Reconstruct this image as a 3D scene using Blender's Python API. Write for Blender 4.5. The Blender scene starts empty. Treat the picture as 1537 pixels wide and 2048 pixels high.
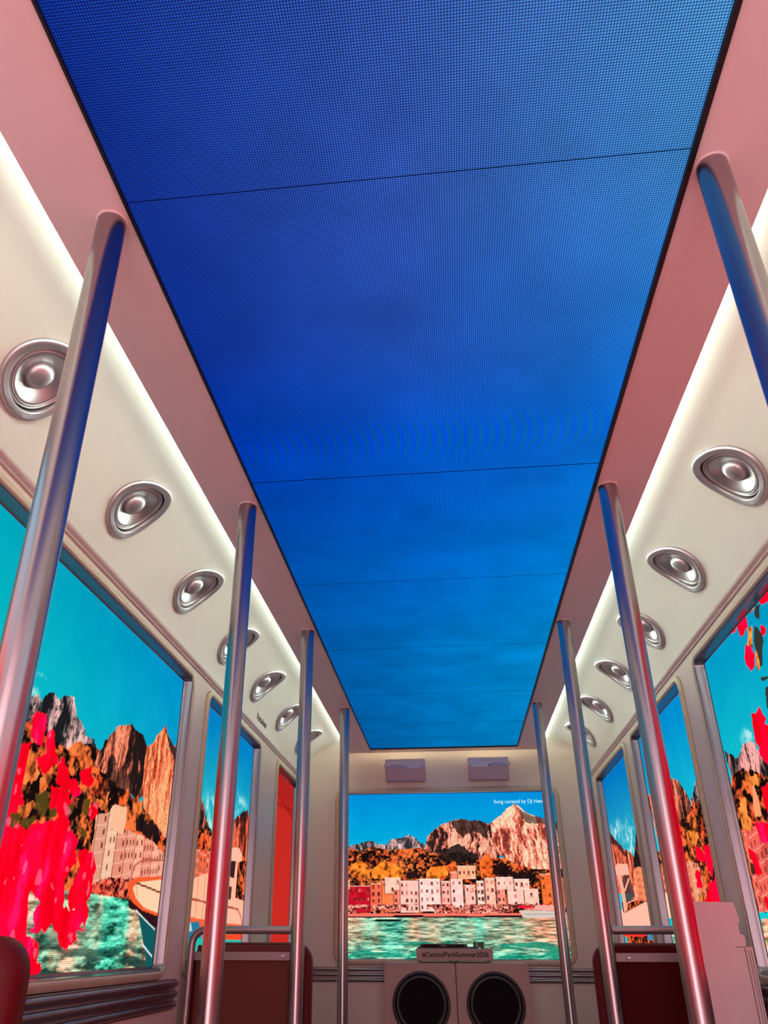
import bpy, bmesh, math, random
import numpy as np
from mathutils import Vector, Matrix

# ------------------------------------------------------------------ camera, world, exposure
SC = bpy.context.scene
COL = SC.collection
cam_d = bpy.data.cameras.new('camera')
cam = bpy.data.objects.new('camera', cam_d); COL.objects.link(cam); SC.camera = cam
cam_d.sensor_fit = 'HORIZONTAL'; cam_d.sensor_width = 36.0
cam_d.lens = 36.0 * 1567.55 / 1537.0
cam_d.shift_x = 0.03649; cam_d.shift_y = 0.00555
cam_d.clip_start = 0.02; cam_d.clip_end = 60
RC = ((0.993509, -0.052849, -0.10073), (0.113735, 0.477164, 0.871423), (0.002011, -0.877223, 0.480078))
cam.matrix_world = Matrix(((RC[0][0], -RC[0][1], -RC[0][2], 0.03),
                           (RC[1][0], -RC[1][1], -RC[1][2], 0.0),
                           (RC[2][0], -RC[2][1], -RC[2][2], 1.15),
                           (0, 0, 0, 1)))
w = bpy.data.worlds.new('world'); SC.world = w; w.use_nodes = True
w.node_tree.nodes['Background'].inputs[0].default_value = (0.02, 0.02, 0.025, 1)
w.node_tree.nodes['Background'].inputs[1].default_value = 0.3
SC.view_settings.view_transform = 'Standard'; SC.view_settings.look = 'None'
SC.view_settings.exposure = 0.0; SC.view_settings.gamma = 1.0
SC.view_settings.use_curve_mapping = False
SCREEN_GAIN = 1.15        # brightness of the picture screens
CEILING_GAIN = 1.0
STRIP_GAIN = 35.0         # led tape hidden on top of the dropped ceiling panel
REAR_GAIN = 4.7           # unseen glowing screens added behind the camera for pink light

# ------------------------------------------------------------------ room measures (metres)
HW = 0.9035      # half width
YE = 5.25        # end wall
YR = -1.3        # rear wall
ZC = 2.25        # dropped ceiling panel
ZT = 2.094       # trim between wall and cove
ZR = 2.31        # roof above the panel
PANEL = 0.606; PANEL_END = 5.203
SCR = 0.463; SCR_END = 5.096
# ---- outlines of the things pictured on the screens, in wall metres (depth or x, height)
TR = {
 'l_cloud1': [(1.712,1.713),(1.732,1.721),(1.757,1.716),(1.757,1.702),(1.742,1.695),(1.727,1.704)],
 'l_cloud2': [(1.69,1.688),(1.72,1.694),(1.731,1.681),(1.748,1.667),(1.718,1.659),(1.69,1.662)],
 'l_grey': [(1.499,1.607),(1.621,1.644),(1.693,1.655),(1.734,1.661),(1.763,1.661),(1.768,1.676),(1.785,1.69),(1.818,1.699),(1.845,1.692),(1.867,1.701),(1.894,1.714),(1.921,1.713),(1.948,1.679),(1.988,1.666),(2.018,1.644),(2.077,1.643),(2.109,1.62),(2.12,1.554),(1.84,1.503),(1.566,1.453)],
 'l_forest': [(1.514,1.572),(1.687,1.607),(1.741,1.605),(1.851,1.589),(1.941,1.584),(1.985,1.605),(2.047,1.627),(2.109,1.62),(2.174,1.594),(2.222,1.573),(2.31,1.564),(2.396,1.55),(2.46,1.531),(2.511,1.525),(2.644,1.503),(2.771,1.462),(2.88,1.225),(1.679,1.194)],
 'l_rockA': [(2.11,1.617),(2.143,1.63),(2.149,1.656),(2.187,1.684),(2.218,1.71),(2.264,1.726),(2.322,1.742),(2.372,1.737),(2.423,1.732),(2.482,1.71),(2.492,1.656),(2.497,1.562),(2.447,1.538),(2.359,1.55),(2.224,1.567),(2.158,1.573),(2.109,1.582)],
 'l_rockAdark': [(2.213,1.617),(2.277,1.605),(2.312,1.628),(2.388,1.571),(2.387,1.548),(2.281,1.55),(2.18,1.518),(2.184,1.548),(2.202,1.582)],
 'l_rockB': [(2.472,1.708),(2.526,1.734),(2.548,1.76),(2.584,1.784),(2.62,1.813),(2.651,1.792),(2.708,1.767),(2.781,1.775),(2.825,1.722),(2.871,1.521),(2.735,1.466),(2.623,1.5),(2.511,1.525),(2.478,1.586),(2.467,1.669)],
 'l_rockBdark': [(2.62,1.813),(2.651,1.792),(2.708,1.767),(2.781,1.775),(2.825,1.722),(2.749,1.722),(2.677,1.752),(2.643,1.782)],
 'l_tree1': [(2.463,1.521),(2.524,1.517),(2.554,1.491),(2.624,1.497),(2.674,1.479),(2.673,1.451),(2.594,1.437),(2.461,1.454)],
 'l_town': [(2.172,1.406),(2.165,1.461),(2.244,1.478),(2.274,1.503),(2.374,1.511),(2.38,1.45),(2.444,1.449),(2.54,1.447),(2.623,1.443),(2.741,1.418),(2.755,1.379),(2.727,1.278),(2.467,1.272),(2.212,1.27),(2.166,1.331)],
 'l_tower': [(2.279,1.501),(2.375,1.509),(2.382,1.469),(2.37,1.431),(2.283,1.439)],
 'l_quay': [(2.204,1.291),(2.324,1.316),(2.466,1.319),(2.482,1.268),(2.342,1.269),(2.212,1.27)],
 'l_water': [(1.497,1.259),(1.737,1.262),(1.94,1.265),(2.213,1.269),(2.342,1.268),(2.482,1.267),(2.57,1.241),(2.953,1.22),(3.024,1.021),(1.577,1.08)],
 'l_hull': [(2.478,1.267),(2.56,1.243),(2.636,1.167),(2.68,1.117),(2.696,1.087),(2.814,1.072),(2.86,1.153),(2.808,1.236),(2.618,1.242),(2.519,1.254)],
 'l_stripe1': [(2.551,1.243),(2.737,1.194),(2.738,1.19),(2.548,1.239)],
 'l_stripe2': [(2.636,1.155),(2.738,1.12),(2.741,1.114),(2.638,1.149)],
 'l_rimO': [(2.451,1.312),(2.518,1.329),(2.744,1.348),(2.789,1.348),(2.832,1.23),(2.723,1.232),(2.608,1.242),(2.517,1.26),(2.473,1.278)],
 'l_rimD': [(2.477,1.27),(2.518,1.257),(2.608,1.242),(2.744,1.231),(2.757,1.196),(2.627,1.218),(2.542,1.24),(2.491,1.244)],
 'l_deck': [(2.502,1.298),(2.532,1.316),(2.791,1.343),(2.826,1.246),(2.741,1.24),(2.614,1.251),(2.539,1.273)],
 'l_flower0': [(1.732,1.626),(1.754,1.64),(1.791,1.634),(1.807,1.611),(1.8,1.572),(1.779,1.555),(1.762,1.569)],
 'l_flower1': [(1.815,1.591),(1.856,1.606),(1.876,1.573),(1.888,1.544),(1.853,1.514),(1.822,1.505),(1.797,1.526),(1.82,1.551)],
 'l_flower2': [(1.9,1.546),(1.921,1.556),(1.954,1.551),(1.965,1.526),(1.973,1.474),(1.952,1.465),(1.914,1.496)],
 'l_flower3': [(2.035,1.55),(2.084,1.571),(2.113,1.536),(2.065,1.511),(2.048,1.511)],
 'l_flower4': [(1.966,1.524),(2.015,1.533),(2.04,1.504),(2.004,1.479),(1.963,1.499)],
 'l_flower5': [(1.877,1.484),(1.914,1.496),(1.998,1.478),(2.013,1.44),(1.97,1.421),(1.908,1.438)],
 'l_flower6': [(2.125,1.486),(2.177,1.488),(2.175,1.454),(2.127,1.428),(2.113,1.445)],
 'l_flower7': [(1.712,1.442),(1.747,1.455),(1.765,1.437),(1.711,1.387),(1.698,1.374),(1.678,1.398)],
 'l_flower8': [(1.514,1.388),(1.695,1.426),(1.737,1.372),(1.81,1.379),(1.848,1.405),(1.968,1.426),(2.026,1.407),(2.081,1.403),(2.082,1.369),(2.082,1.335),(2.046,1.296),(2.06,1.248),(2.101,1.225),(2.14,1.226),(2.21,1.187),(2.158,1.181),(2.161,1.159),(2.13,1.154),(2.094,1.135),(2.057,1.152),(2.019,1.186),(1.957,1.172),(1.914,1.184),(1.904,1.209),(1.94,1.237),(1.879,1.267),(1.87,1.239),(1.891,1.177),(1.947,1.169),(1.961,1.112),(1.984,1.083),(1.935,1.084),(1.895,1.108),(1.885,1.143),(1.84,1.143),(1.689,1.17),(1.585,1.226)],
 'l_flower9': [(2.098,1.363),(2.191,1.377),(2.22,1.325),(2.197,1.254),(2.22,1.234),(2.203,1.187),(2.101,1.225),(2.064,1.253),(2.101,1.321)],
 'l_leaf0': [(1.818,1.462),(1.871,1.471),(1.888,1.445),(1.866,1.415),(1.826,1.431)],
 'l_leaf1': [(1.72,1.402),(1.765,1.413),(1.775,1.4),(1.741,1.375),(1.719,1.381)],
 'l_leaf2': [(1.891,1.436),(1.93,1.444),(1.942,1.43),(1.904,1.42)],
 'l_leaf3': [(1.773,1.393),(1.842,1.404),(1.811,1.377),(1.78,1.378)],
 'l_leaf4': [(1.989,1.466),(2.018,1.476),(2.022,1.449),(1.996,1.435)],
 'l_leaf5': [(2.075,1.487),(2.115,1.493),(2.114,1.46),(2.084,1.447)],
 'l_leaf6': [(2.077,1.414),(2.119,1.413),(2.132,1.398),(2.094,1.389)],
 'l_gold0': [(1.739,1.522),(1.756,1.545),(1.789,1.532),(1.809,1.498),(1.798,1.471),(1.734,1.472),(1.725,1.482)],
 'l_gold1': [(1.83,1.501),(1.874,1.536),(1.883,1.498),(1.865,1.472),(1.822,1.465)],
 'l_gold2': [(1.742,1.419),(1.81,1.443),(1.864,1.42),(1.777,1.396)],
 'l_gold3': [(2.119,1.502),(2.242,1.522),(2.223,1.489),(2.155,1.485)],
 'l_gold4': [(1.931,1.577),(2.012,1.608),(2.037,1.582),(1.968,1.565)],
 'l_gold5': [(2.404,1.529),(2.499,1.556),(2.489,1.505),(2.414,1.479)],
 'm_rockA': [(2.928,1.67),(3.05,1.689),(3.091,1.648),(3.142,1.631),(3.205,1.585),(3.3,1.532),(3.337,1.48),(3.056,1.444),(2.946,1.434)],
 'm_cloudA': [(3.108,1.651),(3.313,1.678),(3.377,1.608),(3.3,1.532),(3.205,1.585)],
 'm_cloudB': [(3.592,1.71),(3.811,1.743),(3.847,1.712),(3.612,1.645)],
 'm_rockB': [(3.484,1.611),(3.614,1.639),(3.846,1.715),(3.867,1.691),(4.024,1.687),(4.105,1.398),(3.546,1.416)],
 'm_darkB': [(3.614,1.639),(3.846,1.715),(3.874,1.668),(3.755,1.664),(3.647,1.61)],
 'm_town': [(2.94,1.451),(3.116,1.468),(3.337,1.48),(3.457,1.36),(2.982,1.332)],
 'm_deck': [(2.916,1.345),(3.084,1.364),(3.268,1.396),(3.615,1.338),(3.961,1.322),(3.988,1.229),(3.606,1.226),(3.016,1.235)],
 'm_cabin': [(3.562,1.507),(3.648,1.529),(3.744,1.534),(3.8,1.514),(3.808,1.486),(3.737,1.474),(3.731,1.296),(3.865,1.296),(3.861,1.226),(3.606,1.226),(3.583,1.367),(3.611,1.421),(3.597,1.468)],
 'm_window': [(3.586,1.467),(3.7,1.477),(3.686,1.405),(3.593,1.409)],
 'm_window2': [(3.594,1.368),(3.661,1.372),(3.655,1.319),(3.598,1.322)],
 'm_rim': [(2.984,1.24),(3.605,1.229),(3.988,1.229),(3.998,1.196),(3.617,1.192),(2.928,1.228)],
 'm_blue': [(3.022,1.218),(3.216,1.227),(3.272,1.165),(3.05,1.139)],
 'm_white': [(3.054,1.217),(3.117,1.22),(3.142,1.195),(3.049,1.185)],
 'm_red': [(3.265,1.188),(4.052,1.194),(4.06,1.164),(3.271,1.17)],
 'm_teal': [(3.235,1.172),(4.059,1.169),(4.121,0.953),(3.009,1.004),(3.041,1.164)],
 'p_cloud': [(2.658,1.731),(2.625,1.724),(2.621,1.711),(2.651,1.706),(2.671,1.715)],
 'p_cloud2': [(2.559,1.713),(2.499,1.729),(2.446,1.723),(2.464,1.684),(2.571,1.696)],
 'p_grey': [(2.741,1.71),(2.697,1.697),(2.654,1.668),(2.598,1.676),(2.56,1.694),(2.476,1.683),(2.436,1.631),(2.179,1.594),(2.277,1.456),(2.725,1.556)],
 'p_forest': [(2.732,1.633),(2.635,1.627),(2.539,1.612),(2.428,1.571),(2.145,1.526),(2.279,1.225),(2.955,1.247)],
 'p_town': [(2.73,1.465),(2.581,1.464),(2.494,1.466),(2.15,1.41),(2.279,1.225),(2.744,1.24),(2.738,1.342)],
 'p_church': [(2.569,1.571),(2.549,1.568),(2.539,1.52),(2.545,1.483),(2.602,1.488),(2.589,1.528)],
 'p_water': [(2.737,1.22),(2.148,1.21),(2.282,1.016),(2.974,0.973)],
 'p_flower0': [(2.367,2.03),(2.298,2.014),(2.307,1.99),(2.364,1.968),(2.38,1.98),(2.377,2.006)],
 'p_flower1': [(2.357,1.934),(2.318,1.923),(2.31,1.892),(2.332,1.863),(2.368,1.866),(2.39,1.889),(2.389,1.912)],
 'p_flower2': [(2.444,1.752),(2.36,1.752),(2.339,1.722),(2.383,1.692),(2.327,1.672),(2.109,1.631),(2.148,1.576),(2.358,1.629),(2.423,1.657),(2.456,1.694)],
 'p_flower3': [(2.196,2.008),(2.163,2.012),(1.941,2.029),(1.755,1.985),(1.819,1.893),(2.098,1.988),(2.179,1.99)],
 'p_flower4': [(2.446,1.723),(2.21,1.672),(2.126,1.552),(2.4,1.596),(2.436,1.631),(2.456,1.678)],
 'p_flower5': [(2.495,1.552),(2.43,1.554),(2.164,1.499),(2.296,1.428),(2.494,1.466),(2.505,1.508)],
 'p_flower6': [(2.718,1.417),(2.66,1.401),(2.653,1.335),(2.719,1.337),(2.714,1.374)],
 'p_flower7': [(2.619,1.472),(2.494,1.466),(2.24,1.392),(2.259,1.364),(2.595,1.414)],
 'p_flower8': [(2.678,1.271),(2.613,1.274),(2.346,1.241),(2.367,1.21),(2.665,1.231)],
 'p_flower9': [(2.224,1.949),(2.188,1.93),(2.204,1.918),(2.226,1.926)],
 'p_flower10': [(2.446,2.018),(2.39,2.011),(2.403,2.005),(2.445,2.006)],
 'p_leaf0': [(2.265,1.964),(2.23,1.941),(2.222,1.912),(2.251,1.882),(2.274,1.851),(2.29,1.849),(2.289,1.9),(2.286,1.935)],
 'p_leaf1': [(2.295,1.783),(2.24,1.792),(2.276,1.742),(2.314,1.738)],
 'p_leaf2': [(2.21,2.008),(2.184,2.003),(2.224,1.969),(2.241,1.986)],
 'p_leaf3': [(2.736,1.376),(2.697,1.366),(2.703,1.342),(2.736,1.345)],
 'p_leaf4': [(2.302,1.823),(2.226,1.812),(2.23,1.806),(2.296,1.811)],
 'p_gold0': [(2.31,1.976),(2.265,1.964),(2.304,1.921),(2.332,1.936)],
 'p_gold1': [(2.264,2.017),(2.22,2.015),(2.241,1.997),(2.266,2.004)],
 'p_gold2': [(2.292,1.906),(2.284,1.877),(2.299,1.847),(2.32,1.859)],
 'p_gold3': [(2.7,1.556),(2.64,1.554),(2.661,1.51),(2.643,1.486),(2.652,1.459),(2.73,1.465),(2.727,1.519)],
 'p_gold4': [(2.592,1.619),(2.503,1.584),(2.517,1.566),(2.588,1.592)],
 'q_rockB': [(3.9,1.748),(3.812,1.76),(3.742,1.754),(3.691,1.67),(3.649,1.449),(3.839,1.49)],
 'q_rockA': [(3.45,1.749),(3.346,1.726),(3.301,1.686),(3.254,1.651),(3.24,1.622),(3.236,1.583),(3.329,1.465),(3.505,1.527)],
 'q_grey': [(3.239,1.635),(3.16,1.658),(3.039,1.726),(2.806,1.657),(2.802,1.486),(3.236,1.583)],
 'q_forest': [(3.455,1.59),(3.284,1.589),(3.206,1.622),(3.046,1.614),(2.752,1.553),(2.981,1.247),(3.941,1.279),(3.941,1.514),(3.821,1.513)],
 'q_town': [(3.88,1.469),(3.758,1.449),(3.679,1.36),(3.456,1.442),(3.295,1.42),(3.235,1.287),(3.897,1.278),(3.882,1.353)],
 'q_deck': [(3.882,1.353),(3.778,1.342),(3.763,1.255),(3.894,1.254)],
 'q_flower0': [(3.3,1.479),(3.196,1.46),(3.172,1.409),(3.295,1.42)],
 'q_flower1': [(3.354,1.399),(3.297,1.395),(3.292,1.337),(3.362,1.333)],
 'q_flower2': [(3.079,1.539),(3.039,1.53),(3.04,1.449),(3.105,1.464)],
 'q_flower3': [(3.18,1.472),(3.068,1.452),(3.091,1.422),(3.151,1.363),(3.2,1.403)],
 'q_flower4': [(3.196,1.346),(3.099,1.352),(3.049,1.341),(3.028,1.275),(2.982,1.212),(3.263,1.218),(3.303,1.291)],
 'q_gold0': [(3.365,1.534),(3.216,1.52),(3.246,1.482),(3.34,1.496)],
 'q_gold1': [(3.346,1.322),(3.276,1.327),(3.303,1.291),(3.371,1.29)],
 'r_cloudA': [(4.926,1.744),(4.787,1.738),(4.607,1.712),(4.654,1.659),(4.806,1.691),(4.946,1.723)],
 'r_cloudB': [(4.559,1.67),(4.391,1.678),(4.235,1.662),(4.385,1.53),(4.579,1.6)],
 'r_rockA': [(5.155,1.69),(4.971,1.722),(4.824,1.67),(4.656,1.608),(4.484,1.57),(4.385,1.53),(4.531,1.383),(5.346,1.425)],
 'r_dark': [(4.971,1.722),(4.824,1.67),(4.656,1.608),(4.551,1.562),(4.633,1.563),(4.81,1.635),(4.968,1.67)],
 'r_rockB': [(4.2,1.681),(4.167,1.618),(4.189,1.471),(4.385,1.487),(4.447,1.502),(4.294,1.625)],
 'r_town': [(4.484,1.481),(4.36,1.495),(4.173,1.47),(4.189,1.334),(4.595,1.352)],
 'r_deck': [(4.952,1.329),(4.87,1.304),(4.302,1.335),(4.118,1.313),(4.115,1.201),(5.006,1.228)],
 'r_cabin': [(4.94,1.541),(4.863,1.55),(4.585,1.523),(4.587,1.475),(4.851,1.486),(4.953,1.501)],
 'r_post': [(4.929,1.496),(4.811,1.488),(4.776,1.412),(4.775,1.317),(4.87,1.304),(4.869,1.423)],
 'r_post2': [(4.636,1.459),(4.591,1.456),(4.748,1.405),(4.796,1.407)],
 'r_frame': [(4.515,1.419),(4.472,1.416),(4.482,1.353),(4.837,1.342),(4.832,1.347),(4.522,1.358)],
 'r_glass': [(4.746,1.483),(4.592,1.472),(4.526,1.371),(4.763,1.35),(4.807,1.453)],
 'r_red': [(5.033,1.237),(4.396,1.224),(4.36,1.204),(4.425,1.189),(5.07,1.195)],
 'r_blue': [(4.336,1.232),(4.19,1.225),(4.209,1.173),(4.384,1.174)],
 'e_far': [(-0.698,1.656),(-0.609,1.696),(-0.507,1.724),(-0.469,1.726),(-0.444,1.706),(-0.381,1.702),(-0.342,1.734),(-0.292,1.736),(-0.241,1.759),(-0.203,1.744),(-0.179,1.715),(-0.148,1.703),(-0.126,1.492),(-0.695,1.495)],
 'e_forest': [(-0.698,1.656),(-0.609,1.678),(-0.545,1.66),(-0.482,1.689),(-0.444,1.683),(-0.369,1.67),(-0.293,1.675),(-0.168,1.68),(-0.094,1.651),(0.006,1.673),(0.177,1.648),(0.297,1.624),(0.414,1.578),(0.556,1.555),(0.746,1.554),(0.71,1.274),(-0.692,1.275)],
 'e_rockA': [(-0.15,1.668),(-0.122,1.744),(-0.089,1.778),(-0.037,1.813),(0.04,1.836),(0.078,1.847),(0.14,1.835),(0.203,1.834),(0.257,1.816),(0.315,1.833),(0.323,1.647),(0.295,1.602),(0.15,1.614),(0.079,1.655),(-0.008,1.65),(-0.094,1.651)],
 'e_rockAdark': [(0.027,1.824),(0.078,1.844),(0.202,1.83),(0.263,1.81),(0.243,1.716),(0.209,1.752),(0.161,1.776),(0.084,1.741),(0.037,1.789)],
 'e_darkmid': [(-0.057,1.65),(-0.006,1.684),(0.057,1.701),(0.117,1.672),(0.176,1.637),(0.174,1.603),(-0.047,1.604)],
 'e_rockB': [(0.27,1.821),(0.31,1.85),(0.342,1.868),(0.383,1.909),(0.423,1.932),(0.453,1.92),(0.492,1.878),(0.564,1.853),(0.611,1.829),(0.704,1.792),(0.745,1.734),(0.722,1.554),(0.508,1.555),(0.414,1.578),(0.31,1.636),(0.28,1.716)],
 'e_rockBd': [(0.44,1.914),(0.492,1.875),(0.576,1.85),(0.705,1.804),(0.702,1.775),(0.572,1.817),(0.504,1.812),(0.465,1.854)],
 'e_gold0': [(-0.583,1.517),(-0.583,1.551),(-0.545,1.58),(-0.483,1.562),(-0.489,1.506)],
 'e_gold1': [(-0.483,1.506),(-0.47,1.562),(-0.42,1.602),(-0.345,1.595),(-0.272,1.549),(-0.298,1.504)],
 'e_gold2': [(-0.15,1.504),(-0.123,1.571),(-0.061,1.582),(0.001,1.576),(-0.014,1.531),(-0.077,1.503)],
 'e_gold3': [(-0.608,1.54),(-0.608,1.597),(-0.545,1.608),(-0.495,1.579),(-0.57,1.563)],
 'e_gold4': [(0.19,1.502),(0.186,1.603),(0.238,1.648),(0.271,1.602),(0.252,1.512)],
 'e_gold5': [(-0.002,1.536),(-0.024,1.582),(0.039,1.604),(0.048,1.558)],
 'e_dark0': [(0.265,1.523),(0.269,1.579),(0.331,1.59),(0.363,1.545),(0.348,1.512)],
 'e_dark1': [(0.351,1.545),(0.435,1.545),(0.515,1.511),(0.525,1.489),(0.371,1.501)],
 'e_dark2': [(-0.273,1.516),(-0.235,1.549),(-0.173,1.537),(-0.175,1.504)],
 'e_water': [(-0.692,1.283),(-0.303,1.291),(0.422,1.295),(0.713,1.299),(0.705,1.059),(-0.689,1.053)],
}
BLOCKS = [(-0.695,-0.484,1.323,1.467,(190,20,40)),(-0.483,-0.417,1.329,1.481,(235,100,70)),(-0.415,-0.344,1.328,1.494,(250,120,70)),(-0.396,-0.3,1.427,1.511,(255,190,170)),(-0.342,-0.29,1.328,1.449,(240,130,110)),(-0.304,-0.193,1.323,1.493,(255,185,170)),(-0.187,-0.061,1.328,1.504,(255,205,195)),(-0.053,-0.001,1.328,1.492,(255,170,160)),(0.003,0.076,1.328,1.503,(255,200,190)),(0.086,0.148,1.327,1.469,(255,180,165)),(0.159,0.202,1.338,1.491,(255,205,190)),(0.209,0.267,1.338,1.507,(255,185,160)),(0.277,0.325,1.327,1.452,(240,140,120)),(0.276,0.378,1.446,1.512,(255,190,175)),(0.338,0.433,1.348,1.468,(255,190,175)),(0.383,0.473,1.445,1.501,(255,200,180)),(0.437,0.52,1.337,1.445,(255,190,170)),(0.541,0.603,1.348,1.527,(240,110,50)),(0.609,0.72,1.348,1.499,(240,110,60)),(0.049,0.157,1.502,1.575,(255,170,130)),(0.005,0.045,1.503,1.542,(255,140,110)),(-0.708,-0.614,1.45,1.495,(250,180,150))]
# ------------------------------------------------------------------ materials
def s2l(c):
    return tuple(((v / 255.0) / 12.92 if v / 255.0 <= 0.04045 else ((v / 255.0 + 0.055) / 1.055) ** 2.4) for v in c)

def mat(name, rgb, rough=0.5, metal=0.0, bump=0.0, bscale=200.0, var=0.0, vscale=8.0, spec=0.5, coat=0.0, rvar=0.0):
    m = bpy.data.materials.new(name); m.use_nodes = True
    nt = m.node_tree; b = nt.nodes['Principled BSDF']
    c = s2l(rgb)
    b.inputs['Base Color'].default_value = (*c, 1)
    b.inputs['Roughness'].default_value = rough
    b.inputs['Metallic'].default_value = metal
    b.inputs['Specular IOR Level'].default_value = spec
    b.inputs['Coat Weight'].default_value = coat
    tc = nt.nodes.new('ShaderNodeTexCoord')
    if var:
        n = nt.nodes.new('ShaderNodeTexNoise'); n.inputs['Scale'].default_value = vscale; n.inputs['Detail'].default_value = 4
        nt.links.new(tc.outputs['Object'], n.inputs['Vector'])
        r = nt.nodes.new('ShaderNodeMixRGB'); r.inputs[1].default_value = (*[v * (1 - var) for v in c], 1)
        r.inputs[2].default_value = (*[min(1, v * (1 + var)) for v in c], 1)
        nt.links.new(n.outputs['Fac'], r.inputs[0]); nt.links.new(r.outputs[0], b.inputs['Base Color'])
    if rvar:
        n = nt.nodes.new('ShaderNodeTexNoise'); n.inputs['Scale'].default_value = 14; n.inputs['Detail'].default_value = 5
        nt.links.new(tc.outputs['Object'], n.inputs['Vector'])
        q = nt.nodes.new('ShaderNodeMapRange'); q.inputs[3].default_value = rough - rvar; q.inputs[4].default_value = rough + rvar
        nt.links.new(n.outputs['Fac'], q.inputs[0]); nt.links.new(q.outputs[0], b.inputs['Roughness'])
    if bump:
        n = nt.nodes.new('ShaderNodeTexNoise'); n.inputs['Scale'].default_value = bscale; n.inputs['Detail'].default_value = 3
        nt.links.new(tc.outputs['Object'], n.inputs['Vector'])
        k = nt.nodes.new('ShaderNodeBump'); k.inputs['Strength'].default_value = bump; k.inputs['Distance'].default_value = 0.002
        nt.links.new(n.outputs['Fac'], k.inputs['Height']); nt.links.new(k.outputs[0], b.inputs['Normal'])
    return m

def emit_mat(name, rgb, strength):
    m = bpy.data.materials.new(name); m.use_nodes = True
    nt = m.node_tree; nt.nodes.clear()
    o = nt.nodes.new('ShaderNodeOutputMaterial'); e = nt.nodes.new('ShaderNodeEmission')
    e.inputs[0].default_value = (*s2l(rgb), 1); e.inputs[1].default_value = strength
    nt.links.new(e.outputs[0], o.inputs[0])
    return m

def led_mat(name, gain, axes, depth, pitch):
    """picture colours held per led, times a fine grid of dark gaps between the diodes"""
    m = bpy.data.materials.new(name); m.use_nodes = True
    nt = m.node_tree; nt.nodes.clear(); L = nt.links.new
    o = nt.nodes.new('ShaderNodeOutputMaterial'); e = nt.nodes.new('ShaderNodeEmission')
    a = nt.nodes.new('ShaderNodeAttribute'); a.attribute_name = 'picture'
    tc = nt.nodes.new('ShaderNodeTexCoord'); sp = nt.nodes.new('ShaderNodeSeparateXYZ')
    L(tc.outputs['Object'], sp.inputs[0])
    prev = None
    for ax, d in zip(axes, depth):
        k = nt.nodes.new('ShaderNodeMath'); k.operation = 'MULTIPLY'; k.inputs[1].default_value = 2 * math.pi / pitch
        L(sp.outputs[ax], k.inputs[0])
        s = nt.nodes.new('ShaderNodeMath'); s.operation = 'COSINE'; L(k.outputs[0], s.inputs[0])
        f = nt.nodes.new('ShaderNodeMath'); f.operation = 'MULTIPLY_ADD'; f.inputs[1].default_value = d; f.inputs[2].default_value = 1.0
        L(s.outputs[0], f.inputs[0])
        if prev is None: prev = f
        else:
            x = nt.nodes.new('ShaderNodeMath'); x.operation = 'MULTIPLY'; L(prev.outputs[0], x.inputs[0]); L(f.outputs[0], x.inputs[1]); prev = x
    g = nt.nodes.new('ShaderNodeMath'); g.operation = 'MULTIPLY'; g.inputs[1].default_value = gain
    L(prev.outputs[0], g.inputs[0])
    L(a.outputs['Color'], e.inputs[0]); L(g.outputs[0], e.inputs[1]); L(e.outputs[0], o.inputs[0])
    return m

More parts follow.
